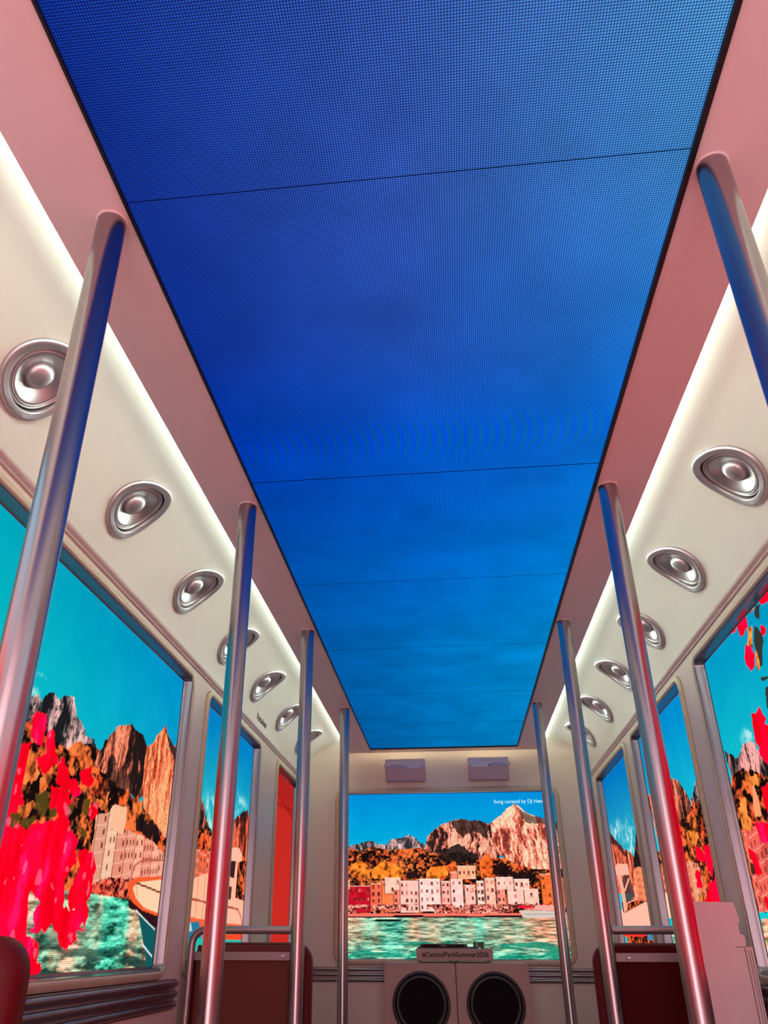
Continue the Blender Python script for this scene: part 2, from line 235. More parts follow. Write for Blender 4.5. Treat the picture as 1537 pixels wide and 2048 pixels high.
M = dict(
    wall=mat('wall_paint', (222, 208, 192), 0.42, bump=0.05, bscale=300, var=0.02),
    ceil=mat('ceiling_panel_paint', (222, 204, 202), 0.45, bump=0.05, bscale=300, var=0.015),
    cove=mat('cove_paint', (216, 211, 201), 0.4, bump=0.04, bscale=250, var=0.02),
    trim=mat('trim_paint', (196, 174, 168), 0.4),
    frame=mat('window_surround', (196, 182, 152), 0.38, var=0.03),
    reveal=mat('grey_bezel', (132, 134, 140), 0.22, metal=0.65),
    black=mat('black_gasket', (10, 10, 12), 0.5),
    seam=mat('seam_dark_blue', (4, 12, 50), 1.0, spec=0.0),
    steel=mat('satin_steel', (168, 164, 168), 0.27, metal=1.0),
    silver=mat('silver_plastic', (184, 178, 182), 0.37, metal=0.8, bump=0.03, bscale=700),
    cone=mat('silver_cone', (186, 182, 186), 0.36, metal=0.92, bump=0.12, bscale=900),
    gap=mat('dark_gap', (22, 20, 22), 0.6),
    ribs=mat('ribbed_aluminium', (150, 142, 146), 0.3, metal=0.9, bump=0.03, bscale=500),
    floor=mat('floor_vinyl', (140, 124, 120), 0.55, var=0.1, vscale=30),
    seat_red=mat('red_seat_shell', (94, 2, 12), 0.5, spec=0.25, bump=0.05),
    seat_back_dim=mat('back_panel_dim_tint', (74, 4, 8), 0.6, spec=0.12),  # right seat's tone of the shared back panel, its lighting included
    seat_back_lit=mat('back_panel_lit_tint', (104, 50, 40), 0.55, spec=0.2),  # left seat's tone of the same panel, browner for its different lighting
    tube=mat('grey_steel_tube', (168, 158, 162), 0.36, metal=0.9, bump=0.04, bscale=600),
    bar=mat('grey_flat_bar', (150, 134, 138), 0.45, metal=0.6),
    chrome=mat('chrome_screw', (230, 225, 225), 0.12, metal=1.0),
    plastic=mat('white_plastic', (208, 196, 198), 0.42, bump=0.04, bscale=500),
    horn=mat('white_horn_plastic', (236, 218, 210), 0.45, bump=0.05, bscale=500),
    horn_dark=mat('grey_horn_grille', (196, 178, 182), 0.55, bump=0.2, bscale=1200),
    cabinet=mat('cream_cabinet', (186, 152, 136), 0.55, bump=0.25, bscale=500, var=0.04, vscale=60),
    woofer=mat('black_woofer_cone', (12, 5, 8), 0.6, spec=0.1, bump=0.1, bscale=200),
    rubber=mat('black_rubber', (14, 12, 13), 0.35),
    ink=mat('black_lettering', (28, 22, 22), 0.6),
    grey_ink=mat('grey_lettering', (92, 82, 70), 0.6),
    strip=emit_mat('cool_led_tape', (236, 255, 240), STRIP_GAIN),
    strip_fill=emit_mat('led_tape_fill', (236, 255, 240), STRIP_GAIN * .7),  # weaker glow for the added fill tape
    white_text=emit_mat('white_screen_text', (190, 240, 255), 1.0),
)

# ------------------------------------------------------------------ mesh helpers
def obj(name, bm, m, parent=None, smooth=False, loc=None, auto=None):
    me = bpy.data.meshes.new(name)
    bmesh.ops.remove_doubles(bm, verts=bm.verts, dist=1e-6)
    bmesh.ops.recalc_face_normals(bm, faces=bm.faces)
    bm.to_mesh(me); bm.free()
    if smooth:
        for p in me.polygons: p.use_smooth = True
        if auto is not None:
            try: me.set_sharp_from_angle(angle=math.radians(auto))
            except Exception: pass
    o = bpy.data.objects.new(name, me); COL.objects.link(o)
    if m is not None: me.materials.append(m)
    if parent is not None:
        o.parent = parent
    if loc: o.location = loc
    return o

def thing(name, label, cat, loc=(0, 0, 0), group=None):
    o = bpy.data.objects.new(name, None); COL.objects.link(o); o.location = loc
    o.empty_display_size = 0.05
    o['label'] = label; o['category'] = cat
    if group: o['group'] = group
    return o

def tag(o, label, cat, group=None):
    o['label'] = label; o['category'] = cat
    if group: o['group'] = group
    return o

def struct(name, bm, m, **k):
    o = obj(name, bm, m, **k); o['kind'] = 'structure'; return o

def box(bm, x0, x1, y0, y1, z0, z1, bevel=0.0, seg=2):
    r = bmesh.ops.create_cube(bm, size=1.0)
    vs = r['verts']
    for v in vs:
        v.co = Vector(((x0 + x1) / 2 + v.co.x * (x1 - x0), (y0 + y1) / 2 + v.co.y * (y1 - y0), (z0 + z1) / 2 + v.co.z * (z1 - z0)))
    if bevel > 0:
        es = list({e for v in vs for e in v.link_edges})
        bmesh.ops.bevel(bm, geom=es, offset=bevel, segments=seg, profile=0.5, affect='EDGES')

def strip_faces(bm, rings, close=True):
    """rings: list of lists of points, skinned one to the next"""
    R = [[bm.verts.new(p) for p in r] for r in rings]
    n = len(R[0])
    for a, b in zip(R[:-1], R[1:]):
        for i in range(n if close else n - 1):
            j = (i + 1) % n
            try: bm.faces.new((a[i], a[j], b[j], b[i]))
            except ValueError: pass
    return R

def tube(bm, pts, r, n=20, cap=True):
    pts = [Vector(p) for p in pts]
    rings = []
    up = None
    for i, p in enumerate(pts):
        t = (pts[min(i + 1, len(pts) - 1)] - pts[max(i - 1, 0)]).normalized()
        if up is None:
            up = Vector((0, 0, 1)) if abs(t.z) < 0.9 else Vector((0, 1, 0))
        a = (up - t * up.dot(t)).normalized(); b = t.cross(a); up = a
        rr = r[i] if isinstance(r, (list, tuple)) else r
        rings.append([p + (a * math.cos(2 * math.pi * k / n) + b * math.sin(2 * math.pi * k / n)) * rr for k in range(n)])
    R = strip_faces(bm, rings)
    if cap:
        bm.faces.new(R[0]); bm.faces.new(list(reversed(R[-1])))

def rrect(cu, cv, a, b, r, n=8):
    r = max(min(r, a - 1e-4, b - 1e-4), 1e-4); out = []
    for q, (sx, sy) in enumerate(((1, 1), (-1, 1), (-1, -1), (1, -1))):
        for k in range(n + 1):
            t = math.radians(90 * q + 90 * k / n)
            out.append((cu + sx * (a - r) + r * math.cos(t), cv + sy * (b - r) + r * math.sin(t)))
    return out

def frame_sweep(bm, M_, u0, u1, v0, v1, r, profile, n=8):
    cu, cv, a, b = (u0 + u1) / 2, (v0 + v1) / 2, (u1 - u0) / 2, (v1 - v0) / 2
    rings = [[M_(u, v, d) for u, v in rrect(cu, cv, a + o, b + o, r + o, n)] for o, d in profile]
    strip_faces(bm, rings)

def prism(bm, pts, y0, y1):
    """closed outline in x,z extruded along y"""
    a = [bm.verts.new((x, y0, z)) for x, z in pts]; b = [bm.verts.new((x, y1, z)) for x, z in pts]
    n = len(pts)
    bm.faces.new(a); bm.faces.new(list(reversed(b)))
    for i in range(n): bm.faces.new((a[i], b[i], b[(i + 1) % n], a[(i + 1) % n]))

def profx(bm, pts, x0, x1):
    """closed outline in y,z extruded along x"""
    a = [bm.verts.new((x0, y, z)) for y, z in pts]; b = [bm.verts.new((x1, y, z)) for y, z in pts]
    n = len(pts)
    bm.faces.new(a); bm.faces.new(list(reversed(b)))
    for i in range(n): bm.faces.new((a[i], b[i], b[(i + 1) % n], a[(i + 1) % n]))

def lathe(bm, M_, prof, n=48):
    rings = [[M_(r * math.cos(2 * math.pi * k / n), r * math.sin(2 * math.pi * k / n), d) for k in range(n)] for r, d in prof]
    R = strip_faces(bm, rings)
    return R

def text_obj(name, body, size, M4, m, parent=None, extrude=0.0004, ax='CENTER', xs=1.0, bold=0.0, spacing=1.0):
    cu = bpy.data.curves.new(name, 'FONT'); cu.body = body; cu.size = size; cu.align_x = ax; cu.align_y = 'CENTER'
    cu.extrude = extrude; cu.offset = bold; cu.space_character = spacing; cu.resolution_u = 3
    t = bpy.data.objects.new(name, cu); COL.objects.link(t)
    dg = bpy.context.evaluated_depsgraph_get()
    me = bpy.data.meshes.new_from_object(t.evaluated_get(dg))
    bpy.data.objects.remove(t); bpy.data.curves.remove(cu)
    me.name = name
    if xs != 1.0:
        for v in me.vertices: v.co.x *= xs
    me.transform(M4); me.materials.clear(); me.materials.append(m)
    o = bpy.data.objects.new(name, me); COL.objects.link(o)
    if parent is not None: o.parent = parent
    return o

SIDE = {'L': -1, 'R': 1}
def wall_map(s):
    return lambda u, v, d: (s * (HW - d), u, v)
def end_map(u, v, d): return (u, YE - d, v)

# ------------------------------------------------------------------ the pictures on the screens
class Pic:
    def __init__(s, u0, u1, v0, v1, du):
        s.nu = int(round((u1 - u0) / du)) + 1; s.nv = int(round((v1 - v0) / du)) + 1
        s.u = np.linspace(u0, u1, s.nu); s.v = np.linspace(v0, v1, s.nv)
        s.U, s.V = np.meshgrid(s.u, s.v); s.I = np.zeros((s.nv, s.nu, 3)); s.drive = np.ones((s.nv, s.nu))
    def noise(s, fu, fv, seed, oct=4, U=None, V=None, pers=.55):
        U = s.U if U is None else U; V = s.V if V is None else V
        out = np.zeros_like(s.U); amp = 1.0; tot = 0
        for o in range(oct):
            rs = np.random.RandomState(seed * 17 + o); N = 256; T = rs.rand(N, N)
            x = U * fu * 2 ** o + 31.7 * seed; y = V * fv * 2 ** o + 11.3 * seed
            xi = np.floor(x).astype(int); yi = np.floor(y).astype(int)
            fx = x - xi; fy = y - yi; fx = fx * fx * (3 - 2 * fx); fy = fy * fy * (3 - 2 * fy)
            a = T[yi % N, xi % N]; b = T[yi % N, (xi + 1) % N]; c = T[(yi + 1) % N, xi % N]; d = T[(yi + 1) % N, (xi + 1) % N]
            out += amp * ((a * (1 - fx) + b * fx) * (1 - fy) + (c * (1 - fx) + d * fx) * fy); tot += amp; amp *= pers
        return out / tot
    def poly(s, pts, jit=0.0, f=30, seed=1):
        U, V = s.U, s.V
        if jit:
            U = U + (s.noise(f, f, seed, 3) - .5) * jit * 2; V = V + (s.noise(f, f, seed + 5, 3) - .5) * jit * 2
        ins = np.zeros(U.shape, bool); n = len(pts)
        for i in range(n):
            (x1, y1), (x2, y2) = pts[i], pts[(i + 1) % n]
            if y1 == y2: continue
            c = ((y1 > V) != (y2 > V)) & (U < (x2 - x1) * (V - y1) / (y2 - y1) + x1)
            ins ^= c
        return ins
    def fill(s, m, col, a=1.0):
        if s.drive.max() > 1: s.drive = np.where(m > .5, 1.0, s.drive)
        if isinstance(m, np.ndarray) and m.dtype == bool: m = m.astype(float)
        m = (m * a)[..., None]; s.I = s.I * (1 - m) + np.array(col, float).reshape((1, 1, 3) if np.ndim(col) == 1 else np.shape(col)) * m
    def ramp(s, n, stops):
        x = [p for p, c in stops]
        return np.stack([np.interp(n, x, [c[k] for p, c in stops]) for k in range(3)], -1)
    def rock(s, m, light, mid, dark, seed, fu=26, fv=5, cut=0.5, shear=0.0):
        Uw = s.U + (s.noise(7, 7, seed + 3, 4) - .5) * 0.07 + shear * s.V
        n = s.noise(fu * 1.2, fv * 1.6, seed, 5, U=Uw, pers=.75); k = s.noise(6, 5, seed + 9, 3); g = s.noise(90, 60, seed + 2, 2)
        x = np.clip((n - .5) * 3.0 + .5 + (k - .5) * 1.1 + (g - .5) * .45 - (cut - .5), 0, 1)
        c = s.ramp(x, [(0.0, dark), (.2, dark), (.36, [a * .5 + b_ * .5 for a, b_ in zip(dark, mid)]), (.5, mid), (.72, light), (1, [min(255, v * 1.15 + 22) for v in light])])
        cr = s.noise(fu * 2.2, fv * 2.0, seed + 31, 4, U=Uw, pers=.7); s.fill(m, c); s.fill(m & (np.abs(cr - .5) < .02), [v * .8 for v in dark], .75)
    def forest(s, m, seed, f=22, dark=(20, 12, 12), midc=(104, 50, 26), hi=(214, 98, 48), cut=.5):
        n = s.noise(f * 1.3, f * 1.7, seed, 4, pers=.7); k = s.noise(f * .35, f * .4, seed + 4, 2); q = s.noise(f * 5, f * 5, seed + 6, 2)
        x = np.clip((n - .5) * 3.2 + .5 + (k - .5) * .9 + (q - .5) * .5 - (cut - .5), 0, 1)
        c = s.ramp(x, [(0, dark), (.3, dark), (.46, midc), (.66, [v * .8 for v in hi]), (.85, hi), (1, [min(255, v * 1.18) for v in hi])])
        h2 = s.noise(f * .6, f * .6, seed + 8, 3)[..., None]; c = c * (1 - .25 * np.array([0., 1, 1]) * np.clip((h2 - .5) * 5, 0, 1))
        s.fill(m, c)
    def gold(s, m, seed, c=(246, 140, 40)):
        n = s.noise(45, 45, seed, 3)
        s.fill(m, s.ramp(n, [(0.25, [v * .45 for v in c]), (.5, c), (.8, [min(255, v * 1.15 + 14) for v in c])]))
    def water(s, m, seed, tealv, warm, fu=9, fv=70, cw=(250, 170, 130), cols=None, dark=(14, 60, 50)):
        n = s.noise(fu * 1.6, fv * 1.5, seed, 4, pers=.7); k = s.noise(7, 1.0, seed + 2, 3) if cols is None else cols
        x = np.clip((n - .5) * 2.3 + .5, 0, 1)
        a = s.ramp(x, [(0, dark), (.22, [v * .75 for v in tealv]), (.5, tealv), (.8, [min(255, v * 1.08 + 36) for v in tealv]), (1, (215, 232, 196))])
        b = s.ramp(x, [(0, (120, 84, 60)), (.3, [v * .8 for v in cw]), (.6, cw), (1, (255, 218, 190))])
        t = np.clip((k - .5) * 4 * warm + .5 * warm + (s.noise(fu * 3, fv * 2, seed + 7, 2) - .5) * .5, 0, 1)[..., None]
        s.fill(m, a * (1 - t) + b * t)
    def town(s, m, seed, cw=0.10, ch=0.085, base=(246, 176, 140), slope=0.0):
        rs = np.random.RandomState(seed); H = rs.rand(200, 200); Vs = s.V + slope * s.U
        ci = np.floor(s.U / cw).astype(int) % 200; off = H[0][ci] * ch
        ri = np.floor((Vs + off) / ch).astype(int) % 200
        tone = .82 + .3 * H[3][ci]; r = .8 + .25 * H[7][ci]
        c = np.stack([np.clip(base[0] * tone, 0, 255), base[1] * tone * r, base[2] * tone * r], -1)
        s.fill(m, c)
        fu = (s.U / cw) % 1; nw = 2 + (H[5][ci] * 2).astype(int); wu = (fu * nw) % 1; wv = ((Vs + off) / ch * 2) % 1
        win = (wu > .32) & (wu < .66) & (wv > .3) & (wv < .72) & (H[ri, (ci * 7 + np.floor(fu * nw).astype(int)) % 200] > .25)
        s.fill(m & win, (96, 40, 34), .85)
        s.fill(m & (fu < .06), (130, 56, 44), .7)
        s.fill(m & ((wv < .07)), (255, 214, 190), .55)
    def petals(s, m, seed, base=(255, 4, 40)):
        """red flower heads; the diodes run at full drive here"""
        n = s.noise(20, 9, seed, 3); k = s.noise(60, 60, seed + 2, 2)
        x = np.clip((n - .5) * 2.2 + .42 + (k - .5) * .3, 0, 1)
        s.fill(m, s.ramp(x, [(0, (206, 0, 20)), (.25, (240, 0, 26)), (.6, base), (.85, (255, 4, 56)), (1, (255, 16, 84))]))
        s.drive = np.where(m, 1.25, s.drive)
    def cloud(s, pts, col=(186, 224, 220)):
        a = np.array(pts); c = a.mean(0); r = np.abs(a - c).max(0) * 1.25
        q = np.hypot((s.U - c[0]) / r[0], (s.V - c[1]) / r[1]); n = s.noise(26, 30, 23, 4)
        s.fill(np.clip((1.05 - q) * 1.6, 0, 1) * np.clip((n - .38) * 4, 0, 1), col, .85)
    def path(s, pts, wd, col, al=1.0):
        for a, b in zip(pts[:-1], pts[1:]): s.line(a, b, wd, col, al)
    def line(s, a, b, wd, col, al=1.0):
        a = np.array(a, float); b = np.array(b, float); d = b - a; L2 = (d ** 2).sum()
        t = np.clip(((s.U - a[0]) * d[0] + (s.V - a[1]) * d[1]) / L2, 0, 1)
        q = np.hypot(s.U - a[0] - t * d[0], s.V - a[1] - t * d[1])
        s.fill(q < wd, col, al)
    def blob(s, cu, cv, a, b, col, soft=.4, al=1.0):
        q = np.hypot((s.U - cu) / a, (s.V - cv) / b); s.fill(np.clip((1 - q) / soft, 0, 1), col, al)
    def mesh(s, name, place, m, parent=None, top=None):
        nu, nv = s.nu, s.nv
        co = np.stack(place(s.U.ravel(), s.V.ravel()), -1).astype(np.float32)
        me = bpy.data.meshes.new(name)
        i = np.arange(nu * nv).reshape(nv, nu)
        q = np.stack([i[:-1, :-1], i[:-1, 1:], i[1:, 1:], i[1:, :-1]], -1).reshape(-1)
        nf = (nu - 1) * (nv - 1)
        me.vertices.add(nu * nv); me.vertices.foreach_set('co', co.ravel())
        me.loops.add(nf * 4); me.loops.foreach_set('vertex_index', q.astype(np.int32))
        me.polygons.add(nf); me.polygons.foreach_set('loop_start', (np.arange(nf) * 4).astype(np.int32))
        try: me.polygons.foreach_set('loop_total', np.full(nf, 4, np.int32))
        except Exception: pass
        me.update(calc_edges=True)
        c = np.clip(s.I, 0, 255) / 255.0; lin = np.where(c <= .04045, c / 12.92, ((c + .055) / 1.055) ** 2.4)
        at = me.color_attributes.new('picture', 'FLOAT_COLOR', 'POINT')
        rgba = np.ones((nu * nv, 4), np.float32); rgba[:, :3] = (lin * s.drive[..., None]).reshape(-1, 3)
        at.data.foreach_set('color', rgba.ravel())
        me.materials.append(m)
        o = bpy.data.objects.new(name, me); COL.objects.link(o)
        if parent is not None: o.parent = parent
        return o

def sky(p, top, bot, v0, v1, tu=None):
    t = np.clip((p.V - v0) / (v1 - v0), 0, 1)[..., None]
    c = np.array(bot, float) * (1 - t) + np.array(top, float) * t
    if tu is not None:
        q = np.clip((p.U - tu[0]) / (tu[1] - tu[0]), 0, 1)[..., None]; c = c * (1 - q) + (c * np.array(tu[2])) * q
    n = (p.noise(12, 12, 3, 3) - .5)[..., None] * 10
    p.I = c + n

def pic_left_near():
    p = Pic(0.97, 2.80, 1.06, 2.04, 0.003)
    sky(p, (0, 158, 178), (10, 194, 190), 1.45, 1.98, (1.5, 2.75, (1, .86, 1.06)))
    for k in ('l_cloud1', 'l_cloud2'): p.cloud(TR[k])
    g = p.poly(TR['l_grey'], .012, 30, 2)
    p.rock(g, (186, 142, 136), (122, 108, 108), (26, 26, 30), 5, fu=22, cut=.36)
    p.forest(p.poly(TR['l_forest'], .015, 30, 3), 8, f=20)
    p.rock(p.poly(TR['l_rockA'], .008, 30, 4), (226, 112, 80), (150, 74, 58), (34, 22, 22), 9, fu=28, cut=.46)
    p.fill(p.poly(TR['l_rockAdark'], .03, 22, 5), (34, 22, 22), .6)
    p.rock(p.poly(TR['l_rockB'], .006, 30, 6), (252, 130, 84), (238, 104, 64), (150, 54, 32), 12, fu=34, cut=.16)
    p.fill(p.poly(TR['l_rockBdark'], .012, 30, 6), (40, 30, 34), .85)
    p.fill(p.poly(TR['l_tree1'], .025, 30, 7), (24, 16, 20), .92)
    p.town(p.poly(TR['l_town'], .004, 20, 7), 5, .075, .07, (255, 190, 158), -.15)
    p.fill(p.poly(TR['l_tower']), (248, 178, 140)); 
    p.forest(p.poly(TR['l_quay'], .005, 30, 8), 21, f=50, midc=(170, 60, 44), hi=(240, 110, 84), cut=.45)
    for i in range(6): p.gold(p.poly(TR['l_gold%d' % i], .03, 22, 9 + i), 31 + i, (224, 108, 50))
    p.water(p.poly(TR['l_water'], .002), 14, (70, 196, 160), .75, 10, 60, (232, 186, 150))
    lowd = np.clip((1.22 - p.V) / .12, 0, 1) * np.clip((p.noise(8, 60, 44, 4) - .42) * 8, 0, 1)
    p.fill(p.poly(TR['l_water']) * lowd, (12, 46, 40), .85)
    p.fill(p.poly(TR['l_hull']), (14, 84, 88)); p.fill(p.poly(TR['l_rimO']), (240, 88, 44)); p.fill(p.poly(TR['l_rimD']), (44, 20, 24))
    p.fill(p.poly(TR['l_deck']), (252, 198, 160)); p.fill(p.poly(TR['l_stripe1']), (225, 235, 235)); p.fill(p.poly(TR['l_stripe2']), (225, 235, 235))
    p.path([(2.482, 1.31), (2.486, 1.339), (2.493, 1.358), (2.529, 1.373), (2.594, 1.385), (2.8, 1.4)], .0028, (176, 90, 70)); p.path([(2.523, 1.314), (2.632, 1.308), (2.8, 1.296)], .003, (120, 60, 50)); p.line((2.523, 1.314), (2.553, 1.273), .002, (190, 120, 96))
    lf = np.zeros(p.U.shape, bool)
    for i in range(10): lf |= p.poly(TR['l_flower%d' % i], .022, 26, 40 + i)
    rs = np.random.RandomState(8)
    near = (p.U < 1.75) & (p.V < 1.66 - .25 * (p.noise(6, 6, 77, 3)))
    lf |= near & (p.noise(9, 9, 66, 3) > .36)
    p.petals(lf, 15)
    for i in range(7): p.fill(p.poly(TR['l_leaf%d' % i], .012, 26, 60 + i), (84, 66, 24), .9)
    sp = lf & (p.noise(28, 28, 91, 2) > .74); p.fill(sp, (255, 120, 150), .6)
    return p

def pic_left_mid():
    p = Pic(2.96, 3.92, 1.06, 2.04, 0.003)
    sky(p, (0, 120, 186), (46, 192, 186), 1.5, 1.98)
    for k in ('m_cloudA', 'm_cloudB'): p.cloud(TR[k])
    p.rock(p.poly(TR['m_rockA'], .01, 30, 4), (206, 112, 88), (86, 52, 50), (28, 24, 28), 9, fu=30, cut=.72)
    p.rock(p.poly(TR['m_rockB'], .006, 30, 6), (246, 100, 64), (196, 66, 44), (60, 26, 24), 12, fu=36, cut=.5)
    p.fill(p.poly(TR['m_darkB'], .02, 30, 6), (40, 24, 26), .6)
    p.forest(p.poly([(2.9, 1.56), (3.2, 1.55), (3.45, 1.53), (3.9, 1.5), (3.9, 1.2), (2.9, 1.2)], .02, 26, 5), 22, f=30)
    p.town(p.poly(TR['m_town'], .004), 6, .09, .07, (246, 128, 90))
    p.fill(p.poly(TR['m_deck']), (252, 176, 142)); p.fill(p.poly(TR['m_cabin']), (252, 176, 150))
    p.fill(p.poly(TR['m_window']), (60, 28, 30)); p.fill(p.poly(TR['m_window2']), (90, 36, 34))
    for k in range(7):
        u = 2.98 + k * .09; p.line((u, 1.42), (u, 1.23), .0025, (214, 96, 70), .8)
    p.path([(2.95, 1.402), (3.285, 1.402), (3.5, 1.40)], .003, (196, 104, 80)); p.path([(2.95, 1.30), (3.302, 1.294), (3.607, 1.292), (3.793, 1.288), (3.85, 1.263), (3.886, 1.227)], .004, (170, 80, 66))
    p.fill(p.poly(TR['m_rim']), (248, 92, 54)); p.fill(p.poly(TR['m_blue']), (36, 116, 150)); p.fill(p.poly(TR['m_white']), (170, 200, 210))
    p.fill(p.poly(TR['m_red']), (236, 70, 36)); p.fill(p.poly(TR['m_teal']), (40, 176, 160))
    return p

def pic_right_near():
    p = Pic(0.97, 2.80, 1.06, 2.04, 0.003)
    sky(p, (0, 146, 186), (20, 194, 198), 1.5, 1.98)
    for k in ('p_cloud', 'p_cloud2'): p.cloud(TR[k])
    p.rock(p.poly(TR['p_grey'], .012, 30, 2), (206, 130, 124), (120, 90, 92), (26, 24, 28), 5, fu=24)
    p.forest(p.poly(TR['p_forest'], .012, 30, 3), 8, f=24)
    p.town(p.poly(TR['p_town'], .004, 20, 7), 5, .1, .08, (246, 96, 84), .1)
    p.fill(p.poly(TR['p_church']), (246, 150, 104))
    for i in range(5): p.gold(p.poly(TR['p_gold%d' % i], .02, 26, 9 + i), 31 + i, (240, 130, 54))
    p.water(p.poly(TR['p_water']), 14, (90, 190, 160), .6)
    lf = np.zeros(p.U.shape, bool)
    for i in range(11): lf |= p.poly(TR['p_flower%d' % i], .014, 30, 40 + i)
    lf |= (p.U < 1.98) & (p.noise(8, 8, 66, 3) > .40); lf |= (p.U < 2.36 + .1 * p.noise(9, 9, 5, 3)) & (p.V < 1.62) & (p.noise(9, 7, 67, 3) > .40)
    p.petals(lf, 15); p.drive = np.where(lf, 1.25, 1.0)
    for i in range(5): p.fill(p.poly(TR['p_leaf%d' % i], .012, 26, 60 + i), (56, 40, 34), .9)
    return p

def pic_right_mid():
    p = Pic(2.96, 3.92, 1.06, 2.04, 0.003)
    sky(p, (0, 132, 196), (20, 186, 200), 1.55, 1.98)
    p.fill(p.poly([(3.0, 1.66), (3.15, 1.68), (3.2, 1.6), (3.1, 1.52)], .04, 20, 3), (120, 206, 210), .6)
    p.rock(p.poly(TR['q_grey'], .01, 30, 4), (150, 116, 112), (92, 76, 78), (26, 24, 28), 5, fu=30)
    p.rock(p.poly(TR['q_rockA'], .008, 30, 4), (226, 104, 76), (112, 58, 46), (34, 22, 22), 9, fu=30)
    p.rock(p.poly(TR['q_rockB'], .006, 30, 6), (250, 112, 72), (226, 82, 52), (70, 30, 26), 12, fu=34, cut=.42)
    p.forest(p.poly(TR['q_forest'], .014, 30, 3), 8, f=28)
    p.town(p.poly(TR['q_town'], .004, 20, 7), 5, .09, .07, (248, 150, 116))
    p.fill(p.poly(TR['q_deck']), (252, 196, 172))
    for i in range(2): p.gold(p.poly(TR['q_gold%d' % i], .02, 26, 9 + i), 31 + i, (232, 120, 44))
    p.water(p.poly([(2.9, 1.2), (3.9, 1.2), (3.9, 1.0), (2.9, 1.0)]), 14, (60, 150, 130), .4)
    lf = np.zeros(p.U.shape, bool)
    for i in range(5): lf |= p.poly(TR['q_flower%d' % i], .014, 30, 40 + i)
    p.petals(lf, 15)
    return p

def pic_right_far():
    p = Pic(4.06, 4.99, 1.06, 2.04, 0.003)
    sky(p, (0, 112, 182), (50, 180, 190), 1.5, 1.98)
    for k in ('r_cloudA', 'r_cloudB'): p.cloud(TR[k])
    p.rock(p.poly(TR['r_rockA'], .008, 30, 6), (246, 104, 72), (216, 76, 52), (60, 26, 24), 12, fu=32, cut=.45)
    p.fill(p.poly(TR['r_dark'], .012, 30, 6), (44, 24, 26), .75)
    p.rock(p.poly(TR['r_rockB'], .008, 30, 4), (150, 80, 70), (80, 44, 44), (28, 22, 24), 9, fu=34, cut=.7)
    p.forest(p.poly([(4.0, 1.36), (4.9, 1.36), (4.9, 1.0), (4.0, 1.0)], .02, 26, 5), 22, f=34, midc=(150, 60, 40))
    p.town(p.poly(TR['r_town'], .006), 6, .07, .06, (248, 132, 92))
    p.fill(p.poly(TR['r_glass']), (70, 50, 48), .8)
    p.fill(p.poly(TR['r_deck']), (252, 178, 156)); p.fill(p.poly(TR['r_cabin']), (252, 172, 150))
    for k in ('r_post', 'r_post2', 'r_frame'): p.fill(p.poly(TR[k]), (250, 164, 142))
    p.fill(p.poly(TR['r_red']), (236, 50, 40)); p.fill(p.poly(TR['r_blue']), (60, 130, 170))
    return p

